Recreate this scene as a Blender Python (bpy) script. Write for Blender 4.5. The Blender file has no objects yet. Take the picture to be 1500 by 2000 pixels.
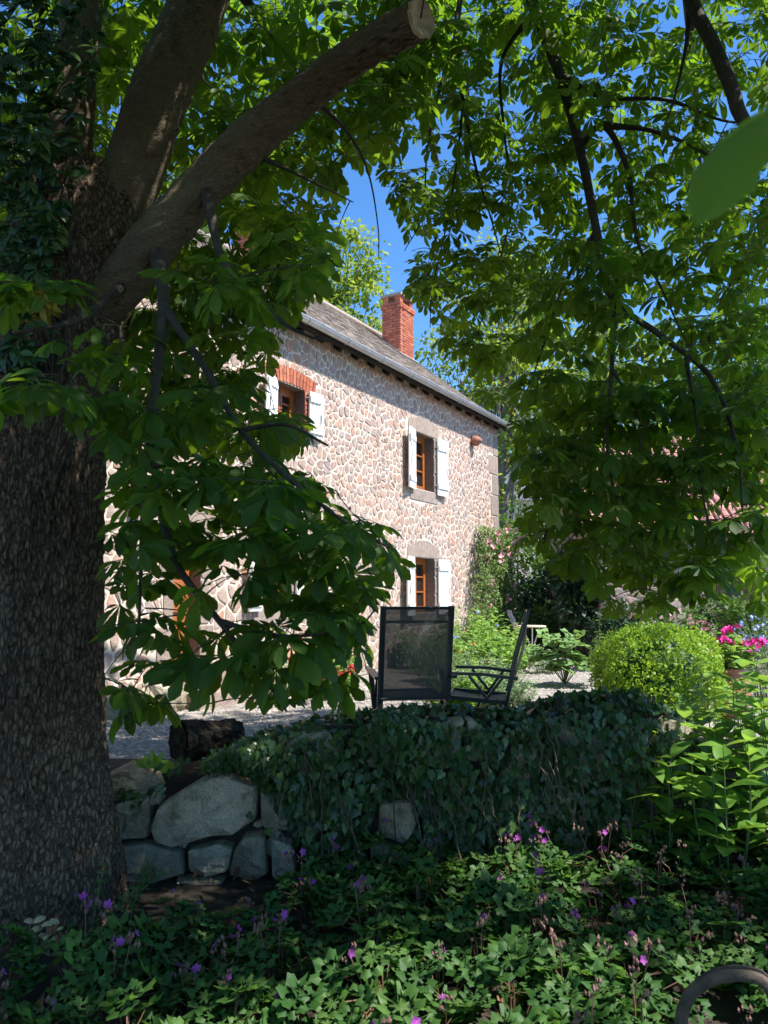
import bpy, math, random
import numpy as np
from mathutils import Vector, Matrix, Euler

random.seed(7)
RNG = np.random.default_rng(7)
scene = bpy.context.scene
COL = scene.collection

# ------------------------------------------------------------------ camera, sky, sun, exposure
EYE = 1.75
PITCH = math.radians(6.33)
F = 1505.0                                    # focal length in photo pixels (1500 x 2000)
cam_d = bpy.data.cameras.new('camera'); cam = bpy.data.objects.new('camera', cam_d); COL.objects.link(cam)
cam.location = (0, 0, EYE); cam.rotation_euler = (math.pi/2 + PITCH, 0, 0)
cam_d.sensor_fit = 'VERTICAL'; cam_d.sensor_height = 24; cam_d.lens = 24*F/2000
cam_d.clip_start = 0.05; cam_d.clip_end = 2000
cam_d.dof.use_dof = True; cam_d.dof.focus_distance = 9.0; cam_d.dof.aperture_fstop = 4.0
scene.camera = cam

SUN_AZ, SUN_EL = math.radians(112), math.radians(57)
S = Vector((math.sin(SUN_AZ)*math.cos(SUN_EL), math.cos(SUN_AZ)*math.cos(SUN_EL), math.sin(SUN_EL)))
world = bpy.data.worlds.new('World'); scene.world = world; world.use_nodes = True
wn = world.node_tree.nodes; wl = world.node_tree.links
sky = wn.new('ShaderNodeTexSky'); sky.sky_type = 'NISHITA'; sky.sun_disc = False
sky.sun_elevation = SUN_EL; sky.sun_rotation = SUN_AZ
sky.air_density = 1.0; sky.dust_density = 0.0; sky.ozone_density = 5.0; sky.altitude = 1200
wn['Background'].inputs['Strength'].default_value = 0.13
hs = wn.new('ShaderNodeHueSaturation'); hs.inputs['Saturation'].default_value = 1.17; hs.inputs['Value'].default_value = 1.15   # a phone's rendering of a deep blue sky
wl.new(sky.outputs[0], hs.inputs['Color']); wl.new(hs.outputs[0], wn['Background'].inputs['Color'])
sun_d = bpy.data.lights.new('sun', 'SUN'); sun = bpy.data.objects.new('sun', sun_d); COL.objects.link(sun)
sun_d.energy = 5.0; sun_d.angle = math.radians(0.53); sun_d.color = (1, 0.955, 0.89)
sun.rotation_euler = (-S).to_track_quat('-Z', 'Y').to_euler()
scene.view_settings.view_transform = 'Standard'; scene.view_settings.look = 'None'
scene.view_settings.gamma = 1; scene.view_settings.exposure = 1.0
scene.cycles.max_bounces = 8; scene.cycles.transmission_bounces = 6; scene.cycles.transparent_max_bounces = 10

# ------------------------------------------------------------------ pixel <-> place
cp, sp = math.cos(PITCH), math.sin(PITCH)
def ray(x, y):
    u, v = (x-750)/F, (1000-y)/F
    return Vector((u, cp - v*sp, sp + v*cp))
def P(x, y, Y):
    d = ray(x, y); k = Y/d.y
    return Vector((d.x*k, Y, EYE + d.z*k))
def on_z(x, y, z):
    d = ray(x, y); k = (z-EYE)/d.z
    return Vector((d.x*k, d.y*k, z))
def proj(p):
    X, Y, Z = p[0], p[1], p[2]-EYE
    f = Y*cp + Z*sp; v = -Y*sp + Z*cp
    if f < 0.05: return (-9999, -9999)
    return (750 + F*X/f, 1000 - F*v/f)
def in_poly(x, y, poly):
    c = False; n = len(poly); j = n-1
    for i in range(n):
        xi, yi = poly[i]; xj, yj = poly[j]
        if (yi > y) != (yj > y) and x < (xj-xi)*(y-yi)/(yj-yi)+xi: c = not c
        j = i
    return c

# ------------------------------------------------------------------ mesh collecting
class Acc:
    """collects vertices, faces and a per-vertex vector 'lv' (across, along, random)"""
    def __init__(s): s.v = []; s.f = []; s.lv = []; s.n = 0
    def add(s, V, Fs, lv=None, rnd=None):
        V = np.asarray(V, dtype=np.float32); m = len(V)
        if lv is None: lv = np.zeros((m, 3), np.float32)
        else: lv = np.array(lv, dtype=np.float32)
        if rnd is not None: lv[:, 2] = rnd
        s.v.append(V); s.lv.append(lv)
        if isinstance(Fs, np.ndarray): s.f.append(Fs + s.n)
        else:
            for k in (3, 4, 5, 6, 7, 8, 9, 10, 11, 12, 16, 20, 24):
                q = [f for f in Fs if len(f) == k]
                if q: s.f.append(np.array(q, dtype=np.int32) + s.n)
        s.n += m
    def box(s, c, h, R=None, rnd=0.5):
        c = Vector(c); V = []
        for dx in (-1, 1):
            for dy in (-1, 1):
                for dz in (-1, 1):
                    q = Vector((dx*h[0], dy*h[1], dz*h[2]))
                    V.append(tuple(c + (R @ q if R is not None else q)))
        s.add(V, [(0,1,3,2),(4,6,7,5),(0,4,5,1),(2,3,7,6),(0,2,6,4),(1,5,7,3)], rnd=rnd)
    def beam(s, a, b, w, h, up=Vector((0,0,1)), rnd=0.5):
        a, b = Vector(a), Vector(b); x = (b-a); L = x.length; x.normalize()
        y = up.cross(x); y = y.normalized() if y.length > 1e-4 else Vector((0,1,0)); z = x.cross(y)
        R = Matrix((x, y, z)).transposed(); s.box((a+b)/2, (L/2, w/2, h/2), R, rnd)
    def tube(s, pts, rad, n=8, rnd=0.5, cap=True, wob=0.0):
        pts = [Vector(p) for p in pts]; V = []; lv = []
        if not hasattr(rad, '__len__'): rad = [rad]*len(pts)
        ref = None; acc = 0.0
        for i, p in enumerate(pts):
            t = (pts[min(i+1, len(pts)-1)] - pts[max(i-1, 0)])
            t = t.normalized() if t.length > 1e-7 else Vector((0,0,1))
            if ref is None:
                ref = t.cross(Vector((0.31, 0.17, 0.93)))
                if ref.length < .05: ref = t.cross(Vector((1, 0, 0)))
            ref = (ref - t*ref.dot(t)).normalized(); b = t.cross(ref)
            if i: acc += (p-pts[i-1]).length
            for k in range(n):
                a = 2*math.pi*k/n
                r = rad[i]*(1 + (wob*(random.random()-.5) if wob else 0))
                V.append(tuple(p + (ref*math.cos(a) + b*math.sin(a))*r)); lv.append((k/n, acc, rnd))
        Fs = []
        for i in range(len(pts)-1):
            for k in range(n):
                k2 = (k+1) % n
                Fs.append((i*n+k, i*n+k2, (i+1)*n+k2, (i+1)*n+k))
        fa = np.array(Fs, dtype=np.int32); s.add(V, fa, lv)
        if cap:
            o = len(V); base = s.n - o
            for (e, pt) in ((0, pts[0]), (len(pts)-1, pts[-1])):
                vv = [V[e*n+k] for k in range(n)] + [tuple(pt)]
                s.add(vv, np.array([(k, (k+1) % n, n) for k in range(n)], dtype=np.int32), rnd=rnd)
    def lathe(s, prof, c, n=20, R=None, rnd=0.5):
        c = Vector(c); V = []
        for (r, z) in prof:
            for k in range(n):
                a = 2*math.pi*k/n; q = Vector((r*math.cos(a), r*math.sin(a), z))
                V.append(tuple(c + (R @ q if R is not None else q)))
        Fs = [(i*n+k, i*n+(k+1) % n, (i+1)*n+(k+1) % n, (i+1)*n+k) for i in range(len(prof)-1) for k in range(n)]
        s.add(V, np.array(Fs, dtype=np.int32), rnd=rnd)
    def mesh(s, name, mat, off=(0, 0, 0), smooth=False):
        me = bpy.data.meshes.new(name)
        if not s.v: return me
        V = np.concatenate(s.v) - np.array(off, dtype=np.float32)
        me.vertices.add(len(V)); me.vertices.foreach_set('co', V.ravel())
        loops = np.concatenate([f.ravel() for f in s.f]).astype(np.int32)
        tot = np.concatenate([np.full(len(f), f.shape[1], np.int32) for f in s.f])
        st = np.concatenate([[0], np.cumsum(tot)[:-1]]).astype(np.int32)
        me.loops.add(len(loops)); me.loops.foreach_set('vertex_index', loops)
        me.polygons.add(len(tot)); me.polygons.foreach_set('loop_start', st)
        try: me.polygons.foreach_set('loop_total', tot)
        except Exception: pass
        at = me.attributes.new('lv', 'FLOAT_VECTOR', 'POINT')
        at.data.foreach_set('vector', np.concatenate(s.lv).ravel())
        me.update(calc_edges=True); me.validate()
        me.polygons.foreach_set('use_smooth', np.full(len(me.polygons), smooth, dtype=bool))
        if mat is not None:
            for m in (mat if isinstance(mat, (list, tuple)) else [mat]): me.materials.append(m)
        return me

def root(name, loc, label, cat, group=None):
    o = bpy.data.objects.new(name, None); COL.objects.link(o); o.location = loc; o.empty_display_size = .1
    o['label'] = label; o['category'] = cat
    if group: o['group'] = group
    return o
def wloc(o):
    p = Vector(o.location)
    while o.parent is not None:
        o = o.parent; p = p + Vector(o.location)
    return p
def part(name, acc, mat, parent, smooth=False, kind=None, label=None):
    o = bpy.data.objects.new(name, acc.mesh(name, mat, wloc(parent), smooth)); COL.objects.link(o); o.parent = parent
    if kind: o['kind'] = kind
    if label: o['label'] = label
    return o
def inst(name, me, M, parent, kind=None):
    """a piece with shared mesh data placed by the world matrix M under parent"""
    o = bpy.data.objects.new(name, me); COL.objects.link(o); o.parent = parent
    o.matrix_local = Matrix.Translation(-wloc(parent)) @ M
    return o
def copy_tree(o, parent=None):
    c = o.copy(); COL.objects.link(c)
    if parent is not None: c.parent = parent
    for ch in o.children: copy_tree(ch, c)
    return c
def struct(name, acc, mat, smooth=False):
    o = bpy.data.objects.new(name, acc.mesh(name, mat, (0, 0, 0), smooth)); COL.objects.link(o); o['kind'] = 'structure'
    return o

# ------------------------------------------------------------------ materials
def new_mat(name):
    m = bpy.data.materials.new(name); m.use_nodes = True
    nt = m.node_tree; b = nt.nodes['Principled BSDF']
    return m, nt, b
def N(nt, typ, **kw):
    n = nt.nodes.new(typ)
    for k, v in kw.items(): setattr(n, k, v)
    return n
def lnk(nt, a, b): nt.links.new(a, b)
def math_n(nt, op, a, b=None):
    n = N(nt, 'ShaderNodeMath', operation=op)
    for i, x in enumerate((a, b)):
        if x is None: continue
        if isinstance(x, (int, float)): n.inputs[i].default_value = x
        else: lnk(nt, x, n.inputs[i])
    return n.outputs[0]
def ramp(nt, fac, cols):
    n = N(nt, 'ShaderNodeValToRGB'); e = n.color_ramp.elements
    while len(e) < len(cols): e.new(0.5)
    for i, (p, c) in enumerate(cols):
        e[i].position = p; e[i].color = (*c, 1)
    lnk(nt, fac, n.inputs[0]); return n.outputs[0]
def noise(nt, vec, scale, detail=4, rough=.55, dist=0):
    n = N(nt, 'ShaderNodeTexNoise'); n.inputs['Scale'].default_value = scale
    n.inputs['Detail'].default_value = detail; n.inputs['Roughness'].default_value = rough; n.inputs['Distortion'].default_value = dist
    if vec is not None: lnk(nt, vec, n.inputs['Vector'])
    return n.outputs['Fac']
def mixc(nt, fac, a, b, mode='MIX'):
    n = N(nt, 'ShaderNodeMix', data_type='RGBA', blend_type=mode)
    for sock, x in ((n.inputs['Factor'], fac), (n.inputs['A'], a), (n.inputs['B'], b)):
        pass
    def put(s, x):
        if isinstance(x, (int, float)): s.default_value = x
        elif isinstance(x, tuple): s.default_value = (*x, 1) if len(x) == 3 else x
        else: lnk(nt, x, s)
    put(n.inputs[0], fac); put(n.inputs[6], a); put(n.inputs[7], b)
    return n.outputs[2]
def bump(nt, bsdf, h, strength=.5, dist=.01):
    n = N(nt, 'ShaderNodeBump'); n.inputs['Strength'].default_value = strength; n.inputs['Distance'].default_value = dist
    lnk(nt, h, n.inputs['Height']); lnk(nt, n.outputs[0], bsdf.inputs['Normal'])
def geo_pos(nt): return N(nt, 'ShaderNodeNewGeometry').outputs['Position']
def rnd_val(nt):
    a = N(nt, 'ShaderNodeAttribute', attribute_name='lv'); sx = N(nt, 'ShaderNodeSeparateXYZ'); lnk(nt, a.outputs['Vector'], sx.inputs[0])
    o = N(nt, 'ShaderNodeObjectInfo')
    return math_n(nt, 'FRACT', math_n(nt, 'ADD', sx.outputs[2], o.outputs['Random'])), sx
def plain(name, col, rough=.6, var=.25, scale=8, metal=0, bmp=.15, bscale=60, rndvar=0.0, spec=.4):
    m, nt, b = new_mat(name); pos = geo_pos(nt)
    nz = noise(nt, pos, scale)
    lo = tuple(c*(1-var) for c in col); hi = tuple(min(1, c*(1+var)) for c in col)
    c = ramp(nt, nz, [(.3, lo), (.7, hi)])
    if rndvar:
        r, _ = rnd_val(nt)
        c = mixc(nt, 1.0, c, ramp(nt, r, [(0, (1-rndvar,)*3), (1, (1+rndvar,)*3)]), 'MULTIPLY')
    lnk(nt, c, b.inputs['Base Color'])
    b.inputs['Roughness'].default_value = rough; b.inputs['Metallic'].default_value = metal
    b.inputs['Specular IOR Level'].default_value = spec
    if bmp: bump(nt, b, noise(nt, pos, bscale, 5), bmp, .01)
    return m
def leaf_mat(name, cols, trans, tfac=.42, rough=.42, vein=9.0, veincol=1.5, spec=.35):
    m, nt, b = new_mat(name); r, sx = rnd_val(nt)
    k = len(cols)
    base = ramp(nt, r, [(i/(max(1, k-1)), c) for i, c in enumerate(cols)])
    u = math_n(nt, 'ABSOLUTE', sx.outputs[0])
    if vein:
        ph = math_n(nt, 'MULTIPLY', math_n(nt, 'SUBTRACT', sx.outputs[1], math_n(nt, 'MULTIPLY', u, .22)), vein*2*math.pi)
        sv = math_n(nt, 'POWER', math_n(nt, 'ABSOLUTE', math_n(nt, 'COSINE', math_n(nt, 'MULTIPLY', ph, .5))), 14)
        rib = math_n(nt, 'LESS_THAN', u, .055)
        vv = math_n(nt, 'MAXIMUM', math_n(nt, 'MULTIPLY', sv, .45), math_n(nt, 'MULTIPLY', rib, .8))
        light = tuple(min(1, c*veincol+.02) for c in cols[len(cols)//2])
        base = mixc(nt, vv, base, light)
        bump(nt, b, vv, -.35, .006)
    pos = geo_pos(nt)
    base = mixc(nt, 1.0, base, ramp(nt, noise(nt, pos, 14, 3), [(.3, (.82,)*3), (.7, (1.15,)*3)]), 'MULTIPLY')
    lnk(nt, base, b.inputs['Base Color']); b.inputs['Roughness'].default_value = rough; b.inputs['Specular IOR Level'].default_value = spec
    t = N(nt, 'ShaderNodeBsdfTranslucent')
    tc = mixc(nt, r, tuple(c*.75 for c in trans), tuple(min(1, c*1.2) for c in trans))
    if vein: tc = mixc(nt, math_n(nt, 'MULTIPLY', vv, .5), tc, tuple(c*.6 for c in trans))
    lnk(nt, tc, t.inputs['Color'])
    mx = N(nt, 'ShaderNodeMixShader'); mx.inputs[0].default_value = tfac
    lnk(nt, b.outputs[0], mx.inputs[1]); lnk(nt, t.outputs[0], mx.inputs[2])
    lnk(nt, mx.outputs[0], nt.nodes['Material Output'].inputs['Surface'])
    return m
def bark_mat(name, lo, hi, sc=(9, 9, 3), bs=.9, bd=.02, dark=.5):
    m, nt, b = new_mat(name); pos = geo_pos(nt)
    mp = N(nt, 'ShaderNodeMapping'); mp.inputs['Scale'].default_value = sc; lnk(nt, pos, mp.inputs[0])
    vo = N(nt, 'ShaderNodeTexVoronoi', feature='DISTANCE_TO_EDGE'); vo.inputs['Scale'].default_value = 2.2
    nz = N(nt, 'ShaderNodeTexNoise'); nz.inputs['Scale'].default_value = 1.3; nz.inputs['Detail'].default_value = 6; nz.inputs['Roughness'].default_value = .7
    lnk(nt, mp.outputs[0], nz.inputs['Vector'])
    wv = mixc(nt, .8, mp.outputs[0], nz.outputs['Color'], 'ADD'); lnk(nt, wv, vo.inputs['Vector'])
    crack = math_n(nt, 'MINIMUM', math_n(nt, 'MULTIPLY', vo.outputs['Distance'], 5), 1.0)
    fine = noise(nt, pos, 70, 6, .7); big = noise(nt, pos, 3, 3)
    c = mixc(nt, fine, lo, hi); c = mixc(nt, math_n(nt, 'MULTIPLY', big, .5), c, tuple(x*1.25 for x in (hi[0]*.9, hi[1], hi[2]*.9)))
    c = mixc(nt, 1.0, c, ramp(nt, crack, [(0, (dark,)*3), (.6, (1,)*3)]), 'MULTIPLY')
    lnk(nt, c, b.inputs['Base Color']); b.inputs['Roughness'].default_value = .9; b.inputs['Specular IOR Level'].default_value = .2
    bump(nt, b, math_n(nt, 'ADD', crack, math_n(nt, 'MULTIPLY', fine, .5)), bs, bd)
    return m
def stone_mat(name, cols, speck=.25, bs=.6, fine=140, bd=.008, moss=0.0):
    m, nt, b = new_mat(name); pos = geo_pos(nt); r, _ = rnd_val(nt)
    c = ramp(nt, r, [(i/(len(cols)-1), q) for i, q in enumerate(cols)])
    c = mixc(nt, 1.0, c, ramp(nt, noise(nt, pos, 11, 5, .6), [(.25, (.72,)*3), (.75, (1.25,)*3)]), 'MULTIPLY')
    sp_ = noise(nt, pos, fine, 3, .7)
    c = mixc(nt, 1.0, c, ramp(nt, sp_, [(.3, (1-speck,)*3), (.5, (1,)*3), (.72, (1+speck,)*3)]), 'MULTIPLY')
    if moss: c = mixc(nt, math_n(nt, 'MULTIPLY', ramp(nt, noise(nt, pos, 6, 6, .7), [(.5, (0,)*3), (.68, (1,)*3)]), moss), c, (.075, .085, .03))
    lnk(nt, c, b.inputs['Base Color']); b.inputs['Roughness'].default_value = .88; b.inputs['Specular IOR Level'].default_value = .25
    bump(nt, b, math_n(nt, 'ADD', noise(nt, pos, 26, 5, .65), math_n(nt, 'MULTIPLY', sp_, .35)), bs, bd*2)
    return m

M = {}
M['leaf'] = leaf_mat('chestnut_leaf', [(.02, .054, .010), (.032, .078, .013), (.05, .10, .016), (.036, .082, .022)], (.27, .47, .02), .44, .5, 11, spec=.22)
M['ivy'] = leaf_mat('ivy_leaf', [(.018, .045, .012), (.03, .068, .016), (.045, .09, .022), (.032, .07, .018), (.09, .15, .04)], (.08, .2, .03), .2, .32, 0, spec=.45)
M['geranium'] = leaf_mat('geranium_leaf', [(.032, .092, .018), (.046, .12, .024), (.08, .16, .034)], (.2, .42, .06), .35, .55, 0)
M['broad'] = leaf_mat('broad_leaf', [(.09, .20, .03), (.13, .27, .04), (.19, .33, .06)], (.32, .52, .06), .4, .45, 0)
M['box'] = leaf_mat('box_leaf', [(.14, .27, .022), (.19, .35, .03), (.25, .41, .04)], (.45, .62, .04), .35, .4, 0)
M['locust'] = leaf_mat('locust_leaf', [(.09, .16, .02), (.13, .22, .03), (.19, .27, .035)], (.42, .52, .05), .45, .5, 0)
M['bush'] = leaf_mat('bush_leaf', [(.035, .085, .02), (.06, .13, .025), (.10, .18, .035)], (.2, .36, .04), .35, .5, 0)
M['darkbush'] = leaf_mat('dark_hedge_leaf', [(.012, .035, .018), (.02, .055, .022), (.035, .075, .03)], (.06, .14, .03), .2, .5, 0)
M['silver'] = leaf_mat('silver_leaf', [(.21, .31, .15), (.28, .39, .2), (.36, .46, .26)], (.3, .42, .18), .3, .6, 0)
M['meadow'] = leaf_mat('meadow_leaf', [(.15, .29, .045), (.22, .38, .06), (.32, .48, .10)], (.32, .5, .07), .38, .5, 0)
M['rose_leaf'] = leaf_mat('rose_leaf', [(.09, .17, .045), (.14, .23, .065), (.22, .30, .10)], (.25, .38, .07), .3, .5, 0)
M['squash'] = leaf_mat('mallow_leaf', [(.13, .25, .07), (.17, .3, .09), (.2, .33, .1)], (.34, .52, .1), .35, .5, 0)
M['yellow_leaf'] = leaf_mat('yellow_leaf', [(.32, .24, .02), (.4, .3, .03)], (.5, .4, .03), .4, .5, 0)
M['stem'] = plain('green_stem', (.10, .15, .05), .6, .3, 20, bmp=0)
M['redstem'] = plain('red_stem', (.16, .085, .05), .6, .3, 20, bmp=0)
M['magenta'] = plain('magenta_petal', (.24, .04, .24), .6, .25, 30, bmp=0, rndvar=.3)
M['calyx'] = plain('dusty_calyx', (.17, .085, .07), .7, .25, 30, bmp=0, rndvar=.3)
M['pink'] = plain('pink_rose_petal', (.80, .36, .42), .6, .2, 30, bmp=0, rndvar=.25)
M['hotpink'] = plain('hot_pink_petal', (.78, .03, .33), .6, .2, 30, bmp=0, rndvar=.25)
M['red'] = plain('red_petal', (.6, .03, .04), .6, .2, 30, bmp=0, rndvar=.25)
M['orange'] = plain('orange_petal', (.75, .25, .06), .6, .2, 30, bmp=0, rndvar=.25)
M['blue'] = plain('blue_petal', (.32, .40, .75), .6, .2, 30, bmp=0, rndvar=.25)
M['bark'] = bark_mat('trunk_bark', (.06, .042, .029), (.27, .185, .13), (20, 20, 7), 1.0, .014, .45)
M['limb'] = bark_mat('limb_bark', (.07, .05, .034), (.20, .15, .10), (9, 9, 26), .7, .005, .8)
M['twig'] = plain('twig_bark', (.055, .043, .032), .85, .35, 25, bmp=.3)
M['paletrunk'] = plain('grey_trunk', (.2, .17, .14), .85, .35, 6, bmp=.4)
M['cutwood'] = plain('sawn_wood', (.44, .34, .22), .8, .35, 14, bmp=.3)
M['granite'] = stone_mat('granite', [(.29, .25, .185), (.38, .335, .255), (.50, .435, .32), (.36, .29, .20)], .5, 1.0, 170, .012, .7)
M['fieldstone'] = stone_mat('field_stone', [(.33, .24, .195), (.40, .285, .23), (.46, .335, .27), (.34, .28, .25), (.50, .375, .305), (.43, .295, .235), (.38, .31, .28), (.48, .265, .18), (.44, .34, .285), (.38, .275, .225)], .3, .7, 90, .010)
M['reveal'] = stone_mat('shaded_rough_reveal', [(.20, .16, .135), (.24, .19, .16)], .4, .8, 60)  # rough dressed stone, darkened in colour for the shade inside the openings
M['dressed'] = stone_mat('dressed_stone', [(.30, .235, .195), (.34, .265, .215), (.28, .235, .205)], .28, .5, 110)
M['mortar'] = plain('lime_mortar', (.62, .53, .435), .95, .16, 5, bmp=.6, bscale=45)
M['brick'] = stone_mat('brick', [(.36, .10, .055), (.43, .14, .075), (.50, .19, .105), (.40, .125, .085), (.32, .095, .06)], .2, .15, 120, .003)
M['brickjoint'] = plain('brick_joint', (.33, .22, .17), .95, .2, 20)
M['slate'] = stone_mat('roof_slate', [(.27, .225, .185), (.34, .28, .23), (.40, .33, .275), (.30, .265, .235)], .2, .4, 40)
M['darkslate'] = stone_mat('blue_slate', [(.10, .11, .13), (.15, .16, .18)], .2, .3, 40)
M['tile'] = stone_mat('red_clay_tile', [(.34, .15, .12), (.42, .20, .16), (.48, .26, .21), (.38, .19, .17)], .22, .4, 60)
M['zinc'] = plain('zinc_gutter', (.56, .60, .62), .38, .12, 6, metal=.55, bmp=.05)
M['white'] = plain('white_paint', (.80, .80, .77), .45, .04, 4, bmp=.06, bscale=30)
M['wood'] = plain('varnished_window_wood', (.36, .115, .03), .35, .22, 14, bmp=.08)
M['iron'] = plain('dark_iron', (.05, .05, .05), .5, .2, 20, bmp=.1)
M['chair'] = plain('grey_green_aluminium', (.055, .065, .065), .35, .15, 12, metal=.35, bmp=.03)
M['bluechair'] = plain('blue_grey_paint', (.16, .18, .23), .5, .15, 12, bmp=.05)
M['tabletop'] = plain('pale_wood', (.55, .45, .33), .6, .15, 12, bmp=.1)
M['terracotta'] = plain('terracotta', (.34, .145, .09), .75, .2, 16, bmp=.25)
M['soil'] = plain('dark_soil', (.035, .026, .018), .95, .5, 9, bmp=1.0, bscale=30)
M['render'] = plain('pale_render', (.5, .46, .4), .9, .12, 4, bmp=.3)
M['oldmortar'] = plain('old_mortar', (.36, .31, .25), .95, .2, 4, bmp=.5)
M['cap'] = plain('mushroom_cap', (.58, .42, .24), .45, .3, 40, bmp=.05)
M['mstem'] = plain('mushroom_stem', (.30, .23, .17), .6, .3, 40, bmp=.05)
M['oldwood'] = bark_mat('rotten_log', (.025, .018, .014), (.075, .055, .04), (6, 20, 6), 1.0, .02)
M['hoopwood'] = plain('weathered_hoop', (.10, .072, .052), .8, .4, 20, bmp=.8, bscale=40)
M['litter'] = plain('dry_leaf_litter', (.15, .085, .04), .9, .45, 12, bmp=.2, rndvar=.4)
m, nt, b = new_mat('gravel'); pos = geo_pos(nt)
vo = N(nt, 'ShaderNodeTexVoronoi'); vo.inputs['Scale'].default_value = 42; lnk(nt, pos, vo.inputs['Vector'])
gc = ramp(nt, math_n(nt, 'FRACT', math_n(nt, 'MULTIPLY', vo.outputs['Distance'], 3.1)), [(0, (.30, .27, .235)), (.5, (.42, .375, .32)), (1, (.36, .32, .28))])
gc = mixc(nt, 1.0, gc, ramp(nt, noise(nt, pos, 1.3, 3), [(.3, (.82,)*3), (.7, (1.1,)*3)]), 'MULTIPLY')
lnk(nt, gc, b.inputs['Base Color']); b.inputs['Roughness'].default_value = .95; bump(nt, b, vo.outputs['Distance'], 1.0, .03)
M['gravel'] = m
M['pebble'] = stone_mat('pebble', [(.28, .25, .22), (.38, .34, .30), (.48, .43, .37), (.34, .31, .29)], .2, .3, 120)
m, nt, b = new_mat('window_glass'); b.inputs['Base Color'].default_value = (.02, .022, .025, 1); b.inputs['Roughness'].default_value = .06; b.inputs['Specular IOR Level'].default_value = .6
M['glass'] = m
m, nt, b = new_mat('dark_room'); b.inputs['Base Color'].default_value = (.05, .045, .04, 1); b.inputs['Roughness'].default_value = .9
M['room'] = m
# woven garden-chair textile: threads with real gaps between them
m, nt, b = new_mat('chair_textile'); pos = geo_pos(nt)
b.inputs['Base Color'].default_value = (.045, .05, .048, 1); b.inputs['Roughness'].default_value = .6
tr = N(nt, 'ShaderNodeBsdfTransparent'); mx = N(nt, 'ShaderNodeMixShader'); mx.inputs[0].default_value = .93
lnk(nt, tr.outputs[0], mx.inputs[1]); lnk(nt, b.outputs[0], mx.inputs[2]); lnk(nt, mx.outputs[0], nt.nodes['Material Output'].inputs['Surface'])
M['textile'] = m

# ------------------------------------------------------------------ small numeric noise for mesh relief
def hash2(ix, iy, s=0):
    h = (ix.astype(np.int64)*374761393 + iy.astype(np.int64)*668265263 + s*974711) & 0x7fffffff
    h = ((h ^ (h >> 13))*1274126177) & 0x7fffffff
    return ((h ^ (h >> 16)) & 0xffff)/65535.0
def vnoise(x, y, s=0):
    ix, iy = np.floor(x), np.floor(y); fx, fy = x-ix, y-iy
    fx = fx*fx*(3-2*fx); fy = fy*fy*(3-2*fy)
    a = hash2(ix, iy, s); b_ = hash2(ix+1, iy, s); c = hash2(ix, iy+1, s); d = hash2(ix+1, iy+1, s)
    return (a*(1-fx)+b_*fx)*(1-fy) + (c*(1-fx)+d*fx)*fy
def worley(x, y, per=None, s=0):
    ix, iy = np.floor(x), np.floor(y); f1 = np.full(x.shape, 9.0); f2 = f1.copy(); idv = np.zeros(x.shape)
    for dx in (-1, 0, 1):
        for dy in (-1, 0, 1):
            jx, jy = ix+dx, iy+dy; wx = np.mod(jx, per) if per else jx
            px = jx + hash2(wx, jy, s+1); py = jy + hash2(wx, jy, s+2)
            d = np.hypot(px-x, py-y); v = hash2(wx, jy, s+3)
            m1 = d < f1; f2 = np.where(m1, f1, np.minimum(f2, d)); idv = np.where(m1, v, idv); f1 = np.where(m1, d, f1)
    return f1, f2, idv

# ------------------------------------------------------------------ leaf templates
def blade(L, W, rows, cols, prof, fold=.25, droop=.2, serr=0.0, wav=0.0):
    """one leaf blade along +X; prof = [(v, halfwidth)], fold lifts the edges, droop bends the tip down"""
    vs = np.linspace(0, 1, rows); w = np.interp(vs, [p[0] for p in prof], [p[1] for p in prof])*W
    us = np.linspace(-1, 1, cols); V = []; lv = []
    for i, v in enumerate(vs):
        for u in us:
            ww = w[i]*(1 + (serr if i % 2 else -serr)*(abs(u) > .9))
            z = fold*abs(u)*w[i] - droop*L*v*v + wav*W*math.sin(v*9+u*3)*abs(u)
            V.append((v*L, u*ww, z)); lv.append((u, v, 0))
    Fs = [(i*cols+j, (i+1)*cols+j, (i+1)*cols+j+1, i*cols+j+1) for i in range(rows-1) for j in range(cols-1)]
    return np.array(V, np.float32), np.array(Fs, np.int32), np.array(lv, np.float32)
def rotm(ax, a): return np.array(Matrix.Rotation(a, 3, ax), dtype=np.float32)
CHEST = [(0, .03), (.12, .13), (.3, .36), (.5, .70), (.66, .97), (.76, 1.0), (.86, .82), (.93, .46), (.97, .18), (1, .0)]
def chestnut_leaf(rows, cols, seed, droop, pet=.13):
    """palmate compound leaf: petiole along +X, seven leaflets from its end; unit size about 0.36 m across"""
    rr = random.Random(seed); a = Acc()
    hub = np.array((pet, 0, 0), np.float32)
    for ang, k in ((-118, .52), (-78, .74), (-38, .93), (0, 1.0), (38, .95), (78, .76), (118, .5)):
        L = .185*k*rr.uniform(.92, 1.1)
        V, Fs, lv = blade(L, L*.185*rr.uniform(.88, 1.1), rows, cols, CHEST, rr.uniform(.1, .4), rr.uniform(.1, .3), .07 if rows > 8 else 0, .08)
        V = V @ rotm('Y', droop*rr.uniform(.6, 1.3)).T @ rotm('X', rr.uniform(-.3, .3)).T @ rotm('Z', math.radians(ang+rr.uniform(-7, 7))).T
        a.add(V + hub, Fs, lv)
    if rows <= 3: return a
    n = 4; Vp = []; Fp = []
    for i in range(n):
        x = pet*i/(n-1)
        for k in range(3):
            t = 2*math.pi*k/3; Vp.append((x, .0022*math.cos(t), .0022*math.sin(t) + .012*math.sin(math.pi*i/(n-1))))
    for i in range(n-1):
        for k in range(3): Fp.append((i*3+k, i*3+(k+1) % 3, (i+1)*3+(k+1) % 3, (i+1)*3+k))
    lvp = np.zeros((len(Vp), 3), np.float32); a.add(Vp, np.array(Fp, np.int32), lvp)
    return a
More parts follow.
